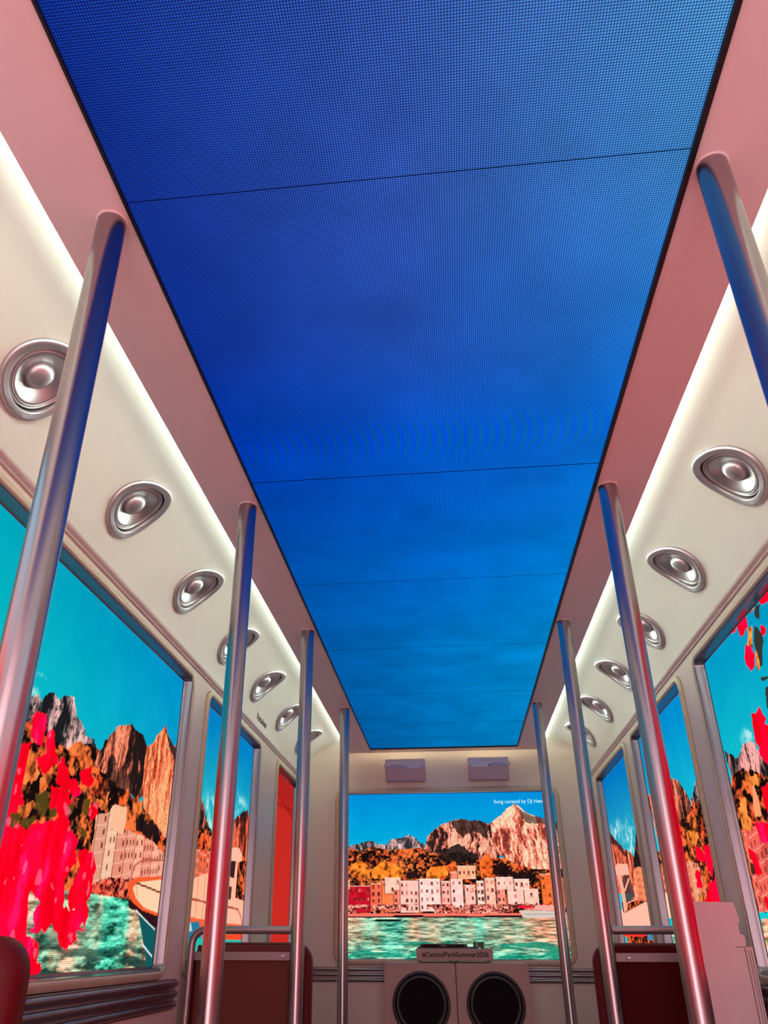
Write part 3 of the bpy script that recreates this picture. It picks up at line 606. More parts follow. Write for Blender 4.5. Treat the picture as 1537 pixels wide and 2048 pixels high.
def pic_end():
    p = Pic(-0.70, 0.70, 1.05, 2.03, 0.0022)
    sky(p, (0, 134, 206), (0, 170, 208), 1.62, 2.0)
    p.rock(p.poly(TR['e_far'], .006, 40, 2), (190, 148, 144), (140, 114, 114), (44, 44, 48), 5, fu=40, fv=12, cut=.36)
    p.forest(p.poly(TR['e_forest'], .008, 40, 3), 8, f=46, hi=(200, 102, 50))
    p.rock(p.poly(TR['e_rockA'], .006, 40, 4), (248, 146, 120), (196, 100, 80), (46, 28, 26), 9, fu=40, fv=9, cut=.44)
    p.fill(p.poly(TR['e_rockAdark'], .02, 40, 5), (34, 22, 22), .75)
    p.fill(p.poly(TR['e_darkmid'], .02, 40, 5), (26, 20, 20), .85)
    p.forest((p.U > .2) & (p.V < 1.62), 18, f=46)
    p.rock(p.poly(TR['e_rockB'], .005, 40, 6), (255, 164, 134), (248, 122, 94), (124, 48, 40), 12, fu=42, fv=8, cut=.25, shear=.1)
    p.fill(p.poly(TR['e_rockBd'], .012, 40, 6), (44, 26, 26), .6)
    for i in range(6): p.gold(p.poly(TR['e_gold%d' % i], .012, 40, 9 + i), 31 + i, (248, 124, 36) if i < 4 else (236, 96, 36))
    for i in range(3): p.fill(p.poly(TR['e_dark%d' % i], .016, 40, 19 + i), (26, 14, 16), .9)
    rs = np.random.RandomState(4)
    for (a, b, c, d, col) in BLOCKS:
        a, b = min(a, b), max(a, b); c, d = min(c, d), max(c, d)
        m = p.poly([(a, c), (b, c), (b, d), (a, d)]); p.fill(m, col)
        n = (p.noise(60, 60, 71, 2) - .5)[..., None] * 40; p.I = np.where(m[..., None], np.clip(p.I + n, 0, 255), p.I)
        p.line((a, c), (a, d), .0028, [v * .55 for v in col], .8); p.line((a, d), (b, d), .0022, (255, 232, 220), .7)
        nx = max(2, int((b - a) / .026)); nz = max(1, int((d - c) / .038))
        for i in range(nx):
            for j in range(nz):
                if rs.rand() < .24: continue
                u = a + (i + .5) * (b - a) / nx; v = c + (j + .5) * (d - c) / nz
                ww = .0042 + .003 * rs.rand(); hh = .007 + .004 * rs.rand()
                p.fill(p.poly([(u - ww, v - hh), (u + ww, v - hh), (u + ww, v + hh), (u - ww, v + hh)]), (92, 36, 34) if rs.rand() < .7 else (214, 120, 100), .9)
                if rs.rand() < .4: p.line((u - .011, v - hh - .003), (u + .011, v - hh - .003), .002, (150, 70, 60), .7)
    q = (p.V < 1.365) & (p.V > 1.30)
    p.forest(q & (p.noise(14, 20, 55, 3) > .40), 57, f=80, dark=(40, 16, 18), midc=(190, 66, 56), hi=(248, 150, 130), cut=.44)
    p.fill((p.V < 1.318) & (p.V > 1.303), (240, 112, 96)); p.fill((p.V < 1.303) & (p.V > 1.295), (90, 30, 34))
    wm = p.poly(TR['e_water']) | (p.V < 1.296)
    warm = np.interp(p.U, [-.7, -.6, -.5, -.3, -.12, .0, .12, .25, .4, .55, .7], [.8, .55, .3, .25, .65, .5, .3, .45, .75, .95, 1.0]) * .95 + (p.noise(9, 2, 33, 3) - .5) * .9
    warm = warm * np.clip((p.V - 1.06) / .12, .35, 1)
    p.water(wm, 14, (84, 190, 160), 1.0, 10, 75, (252, 166, 128), cols=.5 + (warm - .5) * .3, dark=(14, 90, 74))
    dk = wm & (p.V < 1.17) & (p.noise(8, 60, 49, 3) > .55); p.fill(dk, (0, 130, 104), .7)
    for (a, b, v, hgt, col) in ((-.47, -.29, 1.281, .012, (16, 26, 26)), (-.36, -.16, 1.303, .012, (40, 16, 20)), (-.05, .10, 1.301, .008, (40, 18, 20)), (.18, .44, 1.302, .010, (36, 18, 20))):
        p.fill(p.poly([(a, v - hgt / 2), (b - .02, v - hgt / 2), (b, v + hgt / 2), (a + .02, v + hgt / 2)]), col)
    p.fill(p.poly([(.40, 1.333), (.64, 1.328), (.70, 1.31), (.70, 1.293), (.42, 1.293)]), (206, 190, 180))
    p.fill(p.poly([(.50, 1.36), (.62, 1.36), (.63, 1.33), (.48, 1.333)]), (250, 160, 150)); p.line((.43, 1.312), (.68, 1.312), .002, (120, 90, 90))
    p.fill(p.poly([(.40, 1.36), (.48, 1.355), (.47, 1.345), (.40, 1.345)]), (225, 20, 50))
    return p

def pic_ceiling():
    p = Pic(-SCR - .004, SCR + .004, -1.15, SCR_END + .004, 0.005)
    yk = [-1.2, .5, .9, 1.3, 1.6, 2.3, 3.2, 5.1]
    lc = [(14, 44, 144), (14, 44, 142), (18, 48, 150), (12, 50, 160), (0, 58, 186), (0, 82, 184), (0, 92, 178), (0, 96, 172)]
    mc = [(48, 84, 178), (50, 86, 180), (46, 84, 184), (32, 80, 192), (4, 84, 212), (0, 100, 208), (0, 118, 208), (0, 118, 196)]
    rc = [(84, 150, 212), (80, 148, 212), (58, 130, 210), (28, 112, 214), (8, 108, 226), (0, 122, 222), (0, 136, 218), (0, 128, 202)]
    f = lambda C: np.stack([np.interp(p.V, yk, [c[k] for c in C]) for k in range(3)], -1)
    a, b, c = f(lc), f(mc), f(rc)
    t = (p.U + SCR) / (2 * SCR); t = np.clip(t, 0, 1)[..., None]
    col = np.where(t < .5, a * (1 - 2 * t) + b * 2 * t, b * (2 - 2 * t) + c * (2 * t - 1))
    n = (p.noise(6, 6, 3, 4) - .5)[..., None]; col = col * (1 + n * .22)
    y0 = 1.63; w = np.exp(-((p.V - y0) / .085) ** 2); ph = (p.U + 2.6 * (p.V - y0) ** 2 + .004 * (p.noise(9, 9, 8, 2) - .5)) / .026
    r = np.cos(2 * math.pi * ph) * w * np.clip(1.2 - np.abs(p.U - .0) * 1.2, 0, 1)
    col = col * (1 + r[..., None] * np.array([.0, .10, -.13]))
    p.I = col * np.array([1.0, .96, .92])
    return p

# ------------------------------------------------------------------ structure
OPEN = {'L': [(-0.85, 0.85), (0.985, 2.757), (2.985, 3.895), (4.34, 4.99)],
        'R': [(-0.85, 0.85), (0.985, 2.757), (2.985, 3.895), (4.09, 4.965)]}
WZ0, WZ1 = 1.080, 2.018; EZ1 = 2.001
def side_wall(name, key):
    s = SIDE[key]; bm = bmesh.new(); X0, X1 = s * HW, s * (HW + .06)
    xa, xb = min(X0, X1), max(X0, X1); e = .012
    box(bm, xa, xb, YR, YE, 0, WZ0 - e); box(bm, xa, xb, YR, YE, WZ1 + e, ZT)
    ys = [YR] + [v for a, b in OPEN[key] for v in (a - e, b + e)] + [YE]
    for i in range(0, len(ys), 2): box(bm, xa, xb, ys[i], ys[i + 1], WZ0 - e, WZ1 + e)
    return struct(name, bm, M['wall'])
side_wall('wall_left', 'L'); side_wall('wall_right', 'R')

bm = bmesh.new(); box(bm, -HW - .06, HW + .06, YR - .06, YE + .06, -.06, 0); struct('floor', bm, M['floor'])
# end wall with its own small cove at the top
def end_profile():
    p = [(YE, 0), (YE, 2.22)]
    for k in range(1, 11):
        t = math.radians(9 * k); p.append((YE - .09 + .09 * math.cos(t), 2.22 + .09 * math.sin(t)))
    return p
bm = bmesh.new()
pr = end_profile(); e = .012
lo = [(YE, 0), (YE, WZ0 - e), (YE + .06, WZ0 - e), (YE + .06, 0)]
profx(bm, lo, -HW - .06, HW + .06)
hi = [(YE, EZ1 + e)] + pr[1:] + [(YE - .09, 2.34), (YE + .06, 2.34), (YE + .06, EZ1 + e)]
profx(bm, hi, -HW - .06, HW + .06)
box(bm, -HW - .06, -.675 - e, YE, YE + .06, WZ0 - e, EZ1 + e); box(bm, .675 + e, HW + .06, YE, YE + .06, WZ0 - e, EZ1 + e)
struct('wall_end', bm, M['wall'], smooth=True, auto=35)
bm = bmesh.new(); box(bm, -HW - .06, HW + .06, YR - .06, YR, 0, 2.4); struct('wall_rear', bm, M['wall'])

# cove: cross section from the trim up and over to the roof
CR = 0.2; CX = HW - CR; CZ = 2.11
def cove(s_):                       # s_ = length along the curve from the trim; gives x, z and the inward normal
    if s_ < CZ - ZT: return HW, ZT + s_, -1.0, 0.0
    a = (s_ - (CZ - ZT)) / CR
    if a < math.pi / 2: return CX + CR * math.cos(a), CZ + CR * math.sin(a), -math.cos(a), -math.sin(a)
    return CX - (a - math.pi / 2) * CR, CZ + CR, 0.0, -1.0
SMAX = (CZ - ZT) + CR * math.pi / 2
SPY = [1.30, 1.89, 2.482, 3.058, 3.64, 4.23, 4.81]
SPK_S = (CZ - ZT) + CR * math.radians(50.5); SPC = cove(SPK_S)
def spk_map(sgn):
    cx, cz, _, _ = SPC
    def f(u, v, d):
        u *= 1.10; v *= 1.10; x, z, nx, nz = cove(SPK_S + v); return (sgn * (x + nx * d - cx), u, z + nz * d - cz)
    return f
def cove_obj(name, sgn):
    bm = bmesh.new(); pts = [cove(SMAX * k / 40)[:2] for k in range(41)] + [(0.0, ZR)]
    pts += [(0.0, ZR + .05), (HW + .06, ZR + .05), (HW + .06, ZT)]
    ys = [YR + (YE - YR) * k / 30 for k in range(31)]
    P = [(sgn * x, z) for x, z in pts]
    rings = [[(x, y, z) for x, z in P] for y in ys]
    Q = strip_faces(bm, rings); bm.faces.new(Q[0]); bm.faces.new(list(reversed(Q[-1])))
    o = struct(name, bm, M['cove'])
    # round openings behind the speakers
    cb = bmesh.new(); F = spk_map(sgn)
    for y in (SPY if sgn < 0 else SPY[1:]):
        G = lambda u, v, d: (sgn * SPC[0] + F(u, v, d)[0], y + F(u, v, d)[1], SPC[1] + F(u, v, d)[2])
        T = lathe(cb, G, [(.0775, .02), (.0775, -.035)], 64); cb.faces.new(T[0]); cb.faces.new(list(reversed(T[-1])))
    c = obj('cutter', cb, None); m = o.modifiers.new('b', 'BOOLEAN'); m.operation = 'DIFFERENCE'; m.object = c; m.solver = 'EXACT'
    me = bpy.data.meshes.new_from_object(o.evaluated_get(bpy.context.evaluated_depsgraph_get()))
    o.modifiers.clear(); o.data = me; bpy.data.objects.remove(c)
    for p in me.polygons: p.use_smooth = True
    me.set_sharp_from_angle(angle=math.radians(35))
    return o
cove_obj('wall_cove_left', -1); cove_obj('wall_cove_right', 1)

# dropped panel with the long opening for the overhead screen
bm = bmesh.new()
for s in (-1, 1):
    a, b = sorted((s * (SCR + (.004 if s < 0 else .008)), s * PANEL)); box(bm, a, b, YR, PANEL_END, ZC, ZC + .03)
box(bm, -SCR - .008, SCR + .008, SCR_END + .008, PANEL_END, ZC, ZC + .03)
ceiling = struct('ceiling', bm, M['ceil'])
def led_tape(x0, x1, y0, y1):
    bm = bmesh.new(); box(bm, x0, x1, y0, y1, ZC + .0302, ZC + .046)
    o = obj('led_strip', bm, M['strip'], ceiling); return o
led_tape(-.574, -.570, YR + .05, PANEL_END - .03); led_tape(.570, .574, YR + .05, PANEL_END - .03)
for a, c in ((-.600, -.580), (.580, .600)):
    bm = bmesh.new(); box(bm, a, c, YR + .05, PANEL_END - .02, ZC + .0302, ZC + .0315); obj('led_strip', bm, M['strip_fill'], ceiling)  # second tape added as fill for the darker band by the panel edge
led_tape(-.56, .56, PANEL_END - .034, PANEL_END - .031)

# trims
def bead(name, s):
    bm = bmesh.new(); pts = [(0, 2.064), (.005, 2.066), (.006, 2.071), (.0035, 2.073), (.006, 2.076), (.0105, 2.081), (.0115, 2.087), (.009, 2.093), (.004, 2.097), (0, 2.099)]
    prism(bm, [(s * (HW - d), z) for d, z in pts], YR, YE - .002); return struct(name, bm, M['trim'], smooth=True, auto=50)
bead('trim_1', -1); bead('trim_2', 1)
def rib_profile(z0, z1):
    pts = [(0, z0), (.004, z0)]; n = 3; h = (z1 - z0) / n
    for i in range(n):
        b = z0 + i * h
        for k in range(9):
            t = math.pi * k / 8; pts.append((.005 + .011 * math.sin(t), b + .004 + (h - .008) * (1 - math.cos(t)) / 2))
        pts.append((.004, b + h - .001))
    pts += [(0, z1)]
    return pts
def rib_side(name, s, y0, y1):
    bm = bmesh.new(); prism(bm, [(s * (HW - d), z) for d, z in rib_profile(.967, 1.053)], y0, y1); return struct(name, bm, M['ribs'], smooth=True, auto=40)
rib_side('trim_3', -1, YR + .01, 2.905); rib_side('trim_4', 1, YR + .01, 2.905)
bm = bmesh.new(); profx(bm, [(YE - d, z) for d, z in rib_profile(.962, 1.040)], -HW + .002, HW - .002); struct('trim_5', bm, M['ribs'], smooth=True, auto=40)

# windows: cream surround and grey bezel round every screen
FRAME = [(.025, 0), (.025, .007), (.022, .0105), (.010, .0125), (.006, .0115), (.003, .008)]
EFRAME = [(.031, 0), (.031, .007), (.027, .0105)] + FRAME[3:]
BEZEL = [(.004, .008), (.001, .0075), (-.001, .004), (-.002, -.018), (-.004, -.0250), (-.010, -.0262)]
def window(n, M_, u0, u1, z0=WZ0, z1=WZ1, r=.035, fr=FRAME, bez=BEZEL):
    e = bpy.data.objects.new('window_%d' % n, None); COL.objects.link(e); e['kind'] = 'structure'; e.empty_display_size = .1
    bm = bmesh.new(); frame_sweep(bm, M_, u0, u1, z0, z1, r, fr); obj('window_frame', bm, M['frame'], e, smooth=True, auto=40)
    bm = bmesh.new(); frame_sweep(bm, M_, u0, u1, z0, z1, r * .55, bez); obj('window_bezel', bm, M['reveal'], e, smooth=True, auto=40)
    bm = bmesh.new(); frame_sweep(bm, M_, u0, u1, z0, z1, r, [(fr[0][0] + .0005, .0004), (fr[0][0] + .0025, .0004)]); obj('dark_outline', bm, M['gap'], e)  # last part: thin dark outline laid on the wall round the surround
    return e
k = 1
for key in 'LR':
    for (a, b) in OPEN[key]:
        window(k, wall_map(SIDE[key]), a, b); k += 1
window(k, end_map, -.672, .672, z1=EZ1, r=.03, fr=EFRAME, bez=[(.004, .008), (.001, .0075), (.000, -.004), (-.002, -.0105)])

# ------------------------------------------------------------------ screens
DEP = 0.0270
def place_side(s): return lambda U, V: (np.full_like(U, s * (HW + DEP)), U, V)
led_side = led_mat('led_picture_side', SCREEN_GAIN, (2, 1), (.26, .10), .0045)
led_end = led_mat('led_picture_end', SCREEN_GAIN, (2, 0), (.06, .06), .0044)
led_top = led_mat('led_picture_overhead', CEILING_GAIN, (0, 1), (.5, .5), .0042)
def screen(name, pic, place, m, label, back):
    o = pic.mesh(name, place, m); tag(o, label, 'screen')
    bm = bmesh.new(); box(bm, *back); obj('screen_housing', bm, M['black'], o)
    return o
def bk(s, a, b): 
    x = sorted((s * (HW + DEP + .002), s * (HW + DEP + .03))); return (x[0], x[1], a, b, 1.062, 2.038)
screen('led_screen', pic_left_near(), place_side(-1), led_side, 'long screen on the left wall with pink flowers, orange cliffs and a boat bow', bk(-1, .972, 2.798))
screen('led_screen', pic_left_mid(), place_side(-1), led_side, 'narrow screen on the left wall showing a boat cabin beneath a blue sky', bk(-1, 2.962, 3.918))
screen('led_screen', pic_right_near(), place_side(1), led_side, 'screen at the right edge with red flowers hanging over grey rocks and red houses', bk(1, .972, 2.798))
screen('led_screen', pic_right_mid(), place_side(1), led_side, 'middle screen on the right wall, behind the poles, with cliffs and red flowers low down', bk(1, 2.962, 3.918))
screen('led_screen', pic_right_far(), place_side(1), led_side, 'farthest screen on the right wall showing a boat cabin with a slanting mast', bk(1, 4.062, 4.988))
es = screen('led_screen', pic_end(), lambda U, V: (U, np.full_like(U, YE + .0115), V), led_end, 'wide screen on the end wall showing cliffs above a harbour town and green water', (-.70, .70, YE + .0135, YE + .04, 1.052, 2.028))
RX = Matrix.Rotation(math.radians(90), 4, 'X')
text_obj('screen_text', 'Song curated by DJ Henr', .030, Matrix.Translation((.300, YE + .0105, 1.944)) @ RX, M['white_text'], es, ax='LEFT', xs=1.0, bold=.0004, spacing=1.02)
cs = pic_ceiling().mesh('led_screen', lambda U, V: (U, V, np.full_like(U, ZC + .006)), led_top)
tag(cs, 'long overhead screen glowing deep blue between the pink ceiling edges', 'screen')
bm = bmesh.new()
for s in (-1, 1):
    a, b = sorted((s * (SCR - .001), s * (SCR + (.0035 if s < 0 else .0075)))); box(bm, a, b, -1.15, SCR_END + .008, ZC - .003, ZC + .012)
box(bm, -SCR, SCR, SCR_END, SCR_END + .0075, ZC - .003, ZC + .012)
obj('screen_edge', bm, M['black'], cs)
bm = bmesh.new(); box(bm, -SCR - .004, SCR + .004, -1.15, SCR_END + .004, ZC + .008, ZC + .03); obj('screen_housing', bm, M['black'], cs)
for y in (.862, 1.788, 2.487, 3.18, 3.88, 4.48):
    bm = bmesh.new(); box(bm, -SCR, SCR, y - .0007, y + .0007, ZC + .0052, ZC + .0058); obj('panel_seam', bm, M['seam'], cs)
# red panel in the left opening; given a glow, fold shade painted on
p = Pic(4.32, 5.02, 1.06, 2.04, .006)
t = np.clip((p.V - 1.1) / .9, 0, 1)[..., None]; p.I = np.array((214, 46, 36.)) * (1 - t) + np.array((206, 44, 38.)) * t
fo = np.exp(-((p.V - 1.885 + .16 * (p.U - 4.6)) / .008) ** 2) + .7 * np.exp(-((p.V - 1.85 - .05 * (p.U - 4.6)) / .012) ** 2) + .5 * np.exp(-((p.V - 1.93 + .22 * (p.U - 4.6)) / .01) ** 2)
p.fill(np.clip(fo, 0, 1), (136, 20, 20), .6); p.fill(np.clip((p.V - 1.86) / .06, 0, 1), (176, 34, 32), .7)  # fold creases and the top darkened in the colour as shade
led_red = led_mat('glowing_red_cloth', .9, (2,), (0.0,), .01)
o = p.mesh('glowing_panel', lambda U, V: (-(HW + DEP) + 0 * U, U, V), led_red); tag(o, 'plain red glowing panel with painted fold shading in the farthest opening on the left', 'panel')
bm = bmesh.new(); box(bm, -(HW + .05), -(HW + DEP + .002), 4.325, 5.015, 1.062, 2.038); obj('panel_backing', bm, M['black'], o)
# unseen screens added behind the camera to throw pink light forward
for s in (-1, 1):
    q = Pic(-.87, .87, 1.06, 2.04, .02); sky(q, (150, 190, 210), (255, 150, 140), 1.5, 1.9); q.fill(q.poly([(-.9, 1.0), (.9, 1.0), (.9, 1.55), (.2, 1.65), (-.9, 1.5)], .05, 8, 3), (250, 60, 60))
    o = q.mesh('led_screen', place_side(s), led_mat('added_red_light', REAR_GAIN * .5, (2,), (.2,), .0045)); tag(o, 'unseen red screen added for light behind the photographer on the %s wall' % ('left' if s < 0 else 'right'), 'screen')
q = Pic(-.75, .75, .3, 2.0, .03); q.I[:] = (255, 204, 208)
o = q.mesh('led_screen', lambda U, V: (U, np.full_like(U, YR + .01), V), led_mat('added_pink_light', REAR_GAIN, (2,), (.2,), .0045)); tag(o, 'unseen pink light panel added on the rear wall behind the photographer', 'screen')

# ------------------------------------------------------------------ cove speakers
def make_speaker(sgn):
    t = thing('ceiling_speaker', '', 'speaker'); F = spk_map(sgn)
    bm = bmesh.new(); lathe(bm, F, [(.098, .0), (.0985, .006), (.0965, .010), (.093, .0118), (.081, .0118), (.0785, .0105), (.077, .006), (.0765, -.001)], 64); obj('rim', bm, M['silver'], t, smooth=True, auto=24)
    bm = bmesh.new(); lathe(bm, F, [(.0768, .0005), (.074, .0006), (.0735, .0022), (.072, .0004)], 64); obj('gap_ring', bm, M['gap'], t, smooth=True)
    bm = bmesh.new(); lathe(bm, F, [(.0735, .001), (.0722, .0045), (.0705, .0055), (.069, .003), (.0680, .0015), (.0668, .0045), (.065, .005), (.0636, .002)], 64); obj('surround', bm, M['silver'], t, smooth=True)
    bm = bmesh.new(); lathe(bm, F, [(.0640, .003), (.062, .0040), (.058, .0034), (.045, -.003), (.033, -.0095), (.029, -.0115)], 64); obj('cone', bm, M['cone'], t, smooth=True)
    bm = bmesh.new(); R = lathe(bm, F, [(.031, -.0105), (.0306, -.005), (.0283, .001), (.0232, .0062), (.016, .0098), (.009, .0117), (.003, .0123)], 48); bm.faces.new(R[-1]); obj('dust_cap', bm, M['silver'], t, smooth=True)
    return t
def copy_tree(o):
    c = o.copy(); COL.objects.link(c)
    for ch in o.children:
        d = ch.copy(); COL.objects.link(d); d.parent = c
    return c
LS = ['nearest speaker of the left cove, its edge hidden by the thick nearest pole', 'fully visible round speaker on the left cove, second from the camera',
      'left cove speaker, the whole one just right of the fully visible large one', 'left cove speaker crossed by the second pole from the camera',
      'left cove speaker over the small lettering, first one past the second pole', 'left cove speaker partly touching the left side of the third pole',
      'smallest farthest left cove speaker, mostly covered by the third pole']
RS = ['largest right cove speaker, its rim reaching the right edge of the picture', 'whole right cove speaker below the largest one, clear of all poles',
      'right cove speaker with its left half behind the second pole on the right', 'right cove speaker just left of the second right pole, partly covered by it',
      'right cove speaker fully visible between the second and third right poles', 'smallest farthest right cove speaker, crossed by the third right pole']
cx, cz, _, _ = cove(SPK_S)
for sgn, labs, ys, grp in ((-1, LS, SPY, 'speakers in the left cove'), (1, RS, SPY[1:], 'speakers in the right cove')):
    first = make_speaker(sgn)
    for i, (y, lab) in enumerate(zip(ys, labs)):
        o = first if i == 0 else copy_tree(first)
        o.location = (sgn * cx, y, cz); o['label'] = 'silver ' + lab if not lab.startswith(('silver',)) else lab; o['group'] = grp
# small lettering low on the left cove
def cove_text():
    x, z, nx, nz = cove(.052)
    up = Vector((nz, 0, -nx)); 
    if up.z < 0: up = -up
    X = Vector((0, 1, 0)); n = Vector((-nx, 0, nz)); up = Vector((-(-n.z), 0, -n.x)) if False else n.cross(X)
    if up.z < 0: up = -up
    M4 = Matrix((( X.x, up.x, n.x, -x + n.x * .0012), (X.y, up.y, n.y, 3.90), (X.z, up.z, n.z, z + n.z * .0012), (0, 0, 0, 1)))
    t = text_obj('wall_lettering', 'Vistadom', .046, M4, M['grey_ink'], None, extrude=.0008, xs=1.25)
    tag(t, 'small grey lettering on the left cove above the second screen', 'lettering')
cove_text()

# ------------------------------------------------------------------ grab poles
PX_, PR = .5005, .0245
PY_ = [.894, 1.902, 2.923, 4.094]
def make_pole():
    t = thing('grab_pole', '', 'pole')
    bm = bmesh.new(); tube(bm, [(0, 0, .006), (0, 0, ZC + .002)], PR, 48); obj('tube', bm, M['steel'], t, smooth=True, auto=50)
    bm = bmesh.new(); lathe(bm, lambda u, v, d: (u, v, d), [(PR, ZC - .0025), (PR + .002, ZC - .002), (PR + .0022, ZC)], 48); obj('ceiling_collar', bm, M['ceil'], t, smooth=True)
    bm = bmesh.new(); R = lathe(bm, lambda u, v, d: (u, v, d), [(PR, .03), (PR + .003, .012), (PR + .006, .008), (PR + .006, 0)], 48); obj('floor_flange', bm, M['steel'], t, smooth=True)
    return t
PL = {(-1, 0): 'thick steel pole nearest the camera on the left, in front of the flower screen', (-1, 1): 'steel pole second from the camera on the left, in front of the narrow screen',
      (-1, 2): 'steel pole third on the left, beside the brown-lit seat back and red panel', (-1, 3): 'thin steel pole farthest on the left, at the edge of the end screen',
      (1, 0): 'thick steel pole nearest the camera on the right, reflecting blue at the top right', (1, 1): 'steel pole second on the right, running down beside the white case',
      (1, 2): 'steel pole third on the right, at the left side of the dark red seat back', (1, 3): 'thin steel pole farthest on the right, crossing the end screen text'}
p0 = make_pole(); first = True
for s in (-1, 1):
    for i, y in enumerate(PY_):
        o = p0 if first else copy_tree(p0); first = False
        o.location = (s * PX_, y, 0); o['label'] = PL[(s, i)]; o['group'] = 'floor to ceiling grab poles'

# ------------------------------------------------------------------ seats seen from behind
def make_seat(s, y, label, panel, xin=.475, xout=.885, ztop=1.195):
    """s = side; xin = aisle side, xout = wall side; the back faces the camera"""
    t = thing('passenger_seat', label, 'seat', (s * (xin + xout) / 2, y, 0)); hw = (xout - xin) / 2
    X = lambda a: s * (a - (xin + xout) / 2)
    wallx, aislex = X(xout - .012), X(PX_ if xin < PX_ else xin + .02)
    # hand rail loop
    sg = 1 if wallx > aislex else -1; r = .045
    pts = [(wallx, 0.02, .02), (wallx, 0, .6), (wallx, 0, ztop - r)]
    for k in range(1, 9):
        a = math.radians(90 * k / 9); pts.append((wallx - sg * (r - r * math.cos(a)), 0, ztop - r + r * math.sin(a)))
    pts += [(wallx - sg * r, 0, ztop), (aislex + sg * .005, 0, ztop)]
    bm = bmesh.new(); tube(bm, pts, .0125, 20); obj('hand_rail', bm, M['tube'], t, smooth=True, auto=50)
    bm = bmesh.new(); x2 = X(xin + .012); tube(bm, [(x2, .06, .02), (x2, .05, .6), (x2, .045, 1.10)], .010, 16); obj('side_tube', bm, M['tube'], t, smooth=True, auto=50)
    # back panel
    a, b = sorted((X(xout - .028), X(xin + .024)))
    bm = bmesh.new(); box(bm, a, b, .012, .030, .42, 1.150, .006); obj('back_panel', bm, M[panel], t)
    bm = bmesh.new(); box(bm, a - .004, b + .002, .003, .0115, 1.104, 1.130, .0015); cb = obj('cross_bar', bm, M['bar'], t)
    bm = bmesh.new(); sx = X(.555 if s < 0 else .572); Fm = lambda u, v, d: (sx + u, .003 - d, 1.117 + v)
    R = lathe(bm, Fm, [(.0075, 0), (.0072, .003), (.005, .005), (.003, .0052), (.0022, .003), (.001, .003)], 20); bm.faces.new(R[-1]); obj('screw', bm, M['chrome'], cb, smooth=True)
    # padded shell on the far side
    bm = bmesh.new(); u0, u1 = sorted((X(xin - .010), X(xout - .008)))
    rr = lambda o, d: [(u, d, v) for u, v in rrect((u0 + u1) / 2, .80, (u1 - u0) / 2 + o, .358 + o, .06 + o, 8)]
    R = strip_faces(bm, [rr(-.006, .034), rr(0, .042), rr(0, .075), rr(-.012, .088), rr(-.04, .094)]); bm.faces.new(R[0]); bm.faces.new(list(reversed(R[-1])))
    obj('backrest', bm, M['seat_red'], t, smooth=True, auto=50)
    bm = bmesh.new(); box(bm, u0 + .01, u1 - .01, .06, .47, .40, .47, .02, 3); obj('seat_cushion', bm, M['seat_red'], t, smooth=True, auto=40)
    for lx in (u0 + .04, u1 - .04):
        bm = bmesh.new(); tube(bm, [(lx, .40, .004), (lx, .40, .40)], .012, 16); obj('leg', bm, M['tube'], t, smooth=True, auto=50)
    return t
make_seat(-1, 2.962, 'seat with brown-lit back and grey hand rail beside the third left pole', 'seat_back_lit')
make_seat(1, 2.962, 'dark red-backed seat with grey hand rail between two right-hand poles', 'seat_back_dim')
def near_seat():
    t = thing('passenger_seat', 'dark red rounded seat back cut off at the bottom left corner', 'seat', (-.76, 1.32, 0))
    bm = bmesh.new(); rr = lambda o, d: [(u, d, v) for u, v in rrect(0, .80, .128 + o, .362 + o, .055 + o, 8)]
    R = strip_faces(bm, [rr(-.03, -.03), rr(-.008, -.024), rr(0, -.012), rr(0, .02), rr(-.015, .035)]); bm.faces.new(R[0]); bm.faces.new(list(reversed(R[-1])))
    obj('backrest', bm, M['seat_red'], t, smooth=True, auto=50)
    bm = bmesh.new(); box(bm, -.12, .12, -.42, .0, .40, .47, .02, 3); obj('seat_cushion', bm, M['seat_red'], t, smooth=True, auto=40)
    for lx in (-.09, .09):
        for ly in (-.36, -.02):
            bm = bmesh.new(); tube(bm, [(lx, ly, .004), (lx, ly, .42)], .012, 16); obj('leg', bm, M['tube'], t, smooth=True, auto=50)
near_seat()

# ------------------------------------------------------------------ white case by the right wall
def white_case():
    t = thing('storage_case', 'tall white plastic case glowing pink beside the red seat on the right', 'case', (.75, 2.56, 0))
    bm = bmesh.new()
    fr = [(-.085, .0), (.060, .0), (.060, 1.145), (.067, 1.155), (.067, 1.175), (.056, 1.18), (.056, 1.205), (.062, 1.21), (.055, 1.258), (-.085, 1.262)]
    prism(bm, fr, 0, .10); obj('front_panel', bm, M['plastic'], t)
    bm = bmesh.new(); box(bm, .0625, .083, .004, .12, .002, 1.148, .002); obj('side_strip', bm, M['plastic'], t)
    bm = bmesh.new(); box(bm, .0605, .0622, .002, .03, .0, 1.148); box(bm, .040, .0605, -.0006, .001, 1.147, 1.1485); obj('seam', bm, M['gap'], t)
    bm = bmesh.new(); box(bm, .0705, .0713, .0028, .006, .01, 1.14); box(bm, .0768, .0776, .0028, .006, .01, 1.14); obj('groove', bm, M['gap'], t)
    bm = bmesh.new(); box(bm, -.0895, -.0856, .004, .09, .1, 1.165); obj('hinge_gap', bm, M['gap'], t)
    for z in (.72, .86, .99, 1.09):
        bm = bmesh.new(); box(bm, -.0905, -.086, .001, .02, z, z + .004); obj('hinge', bm, M['chrome'], t)
white_case()

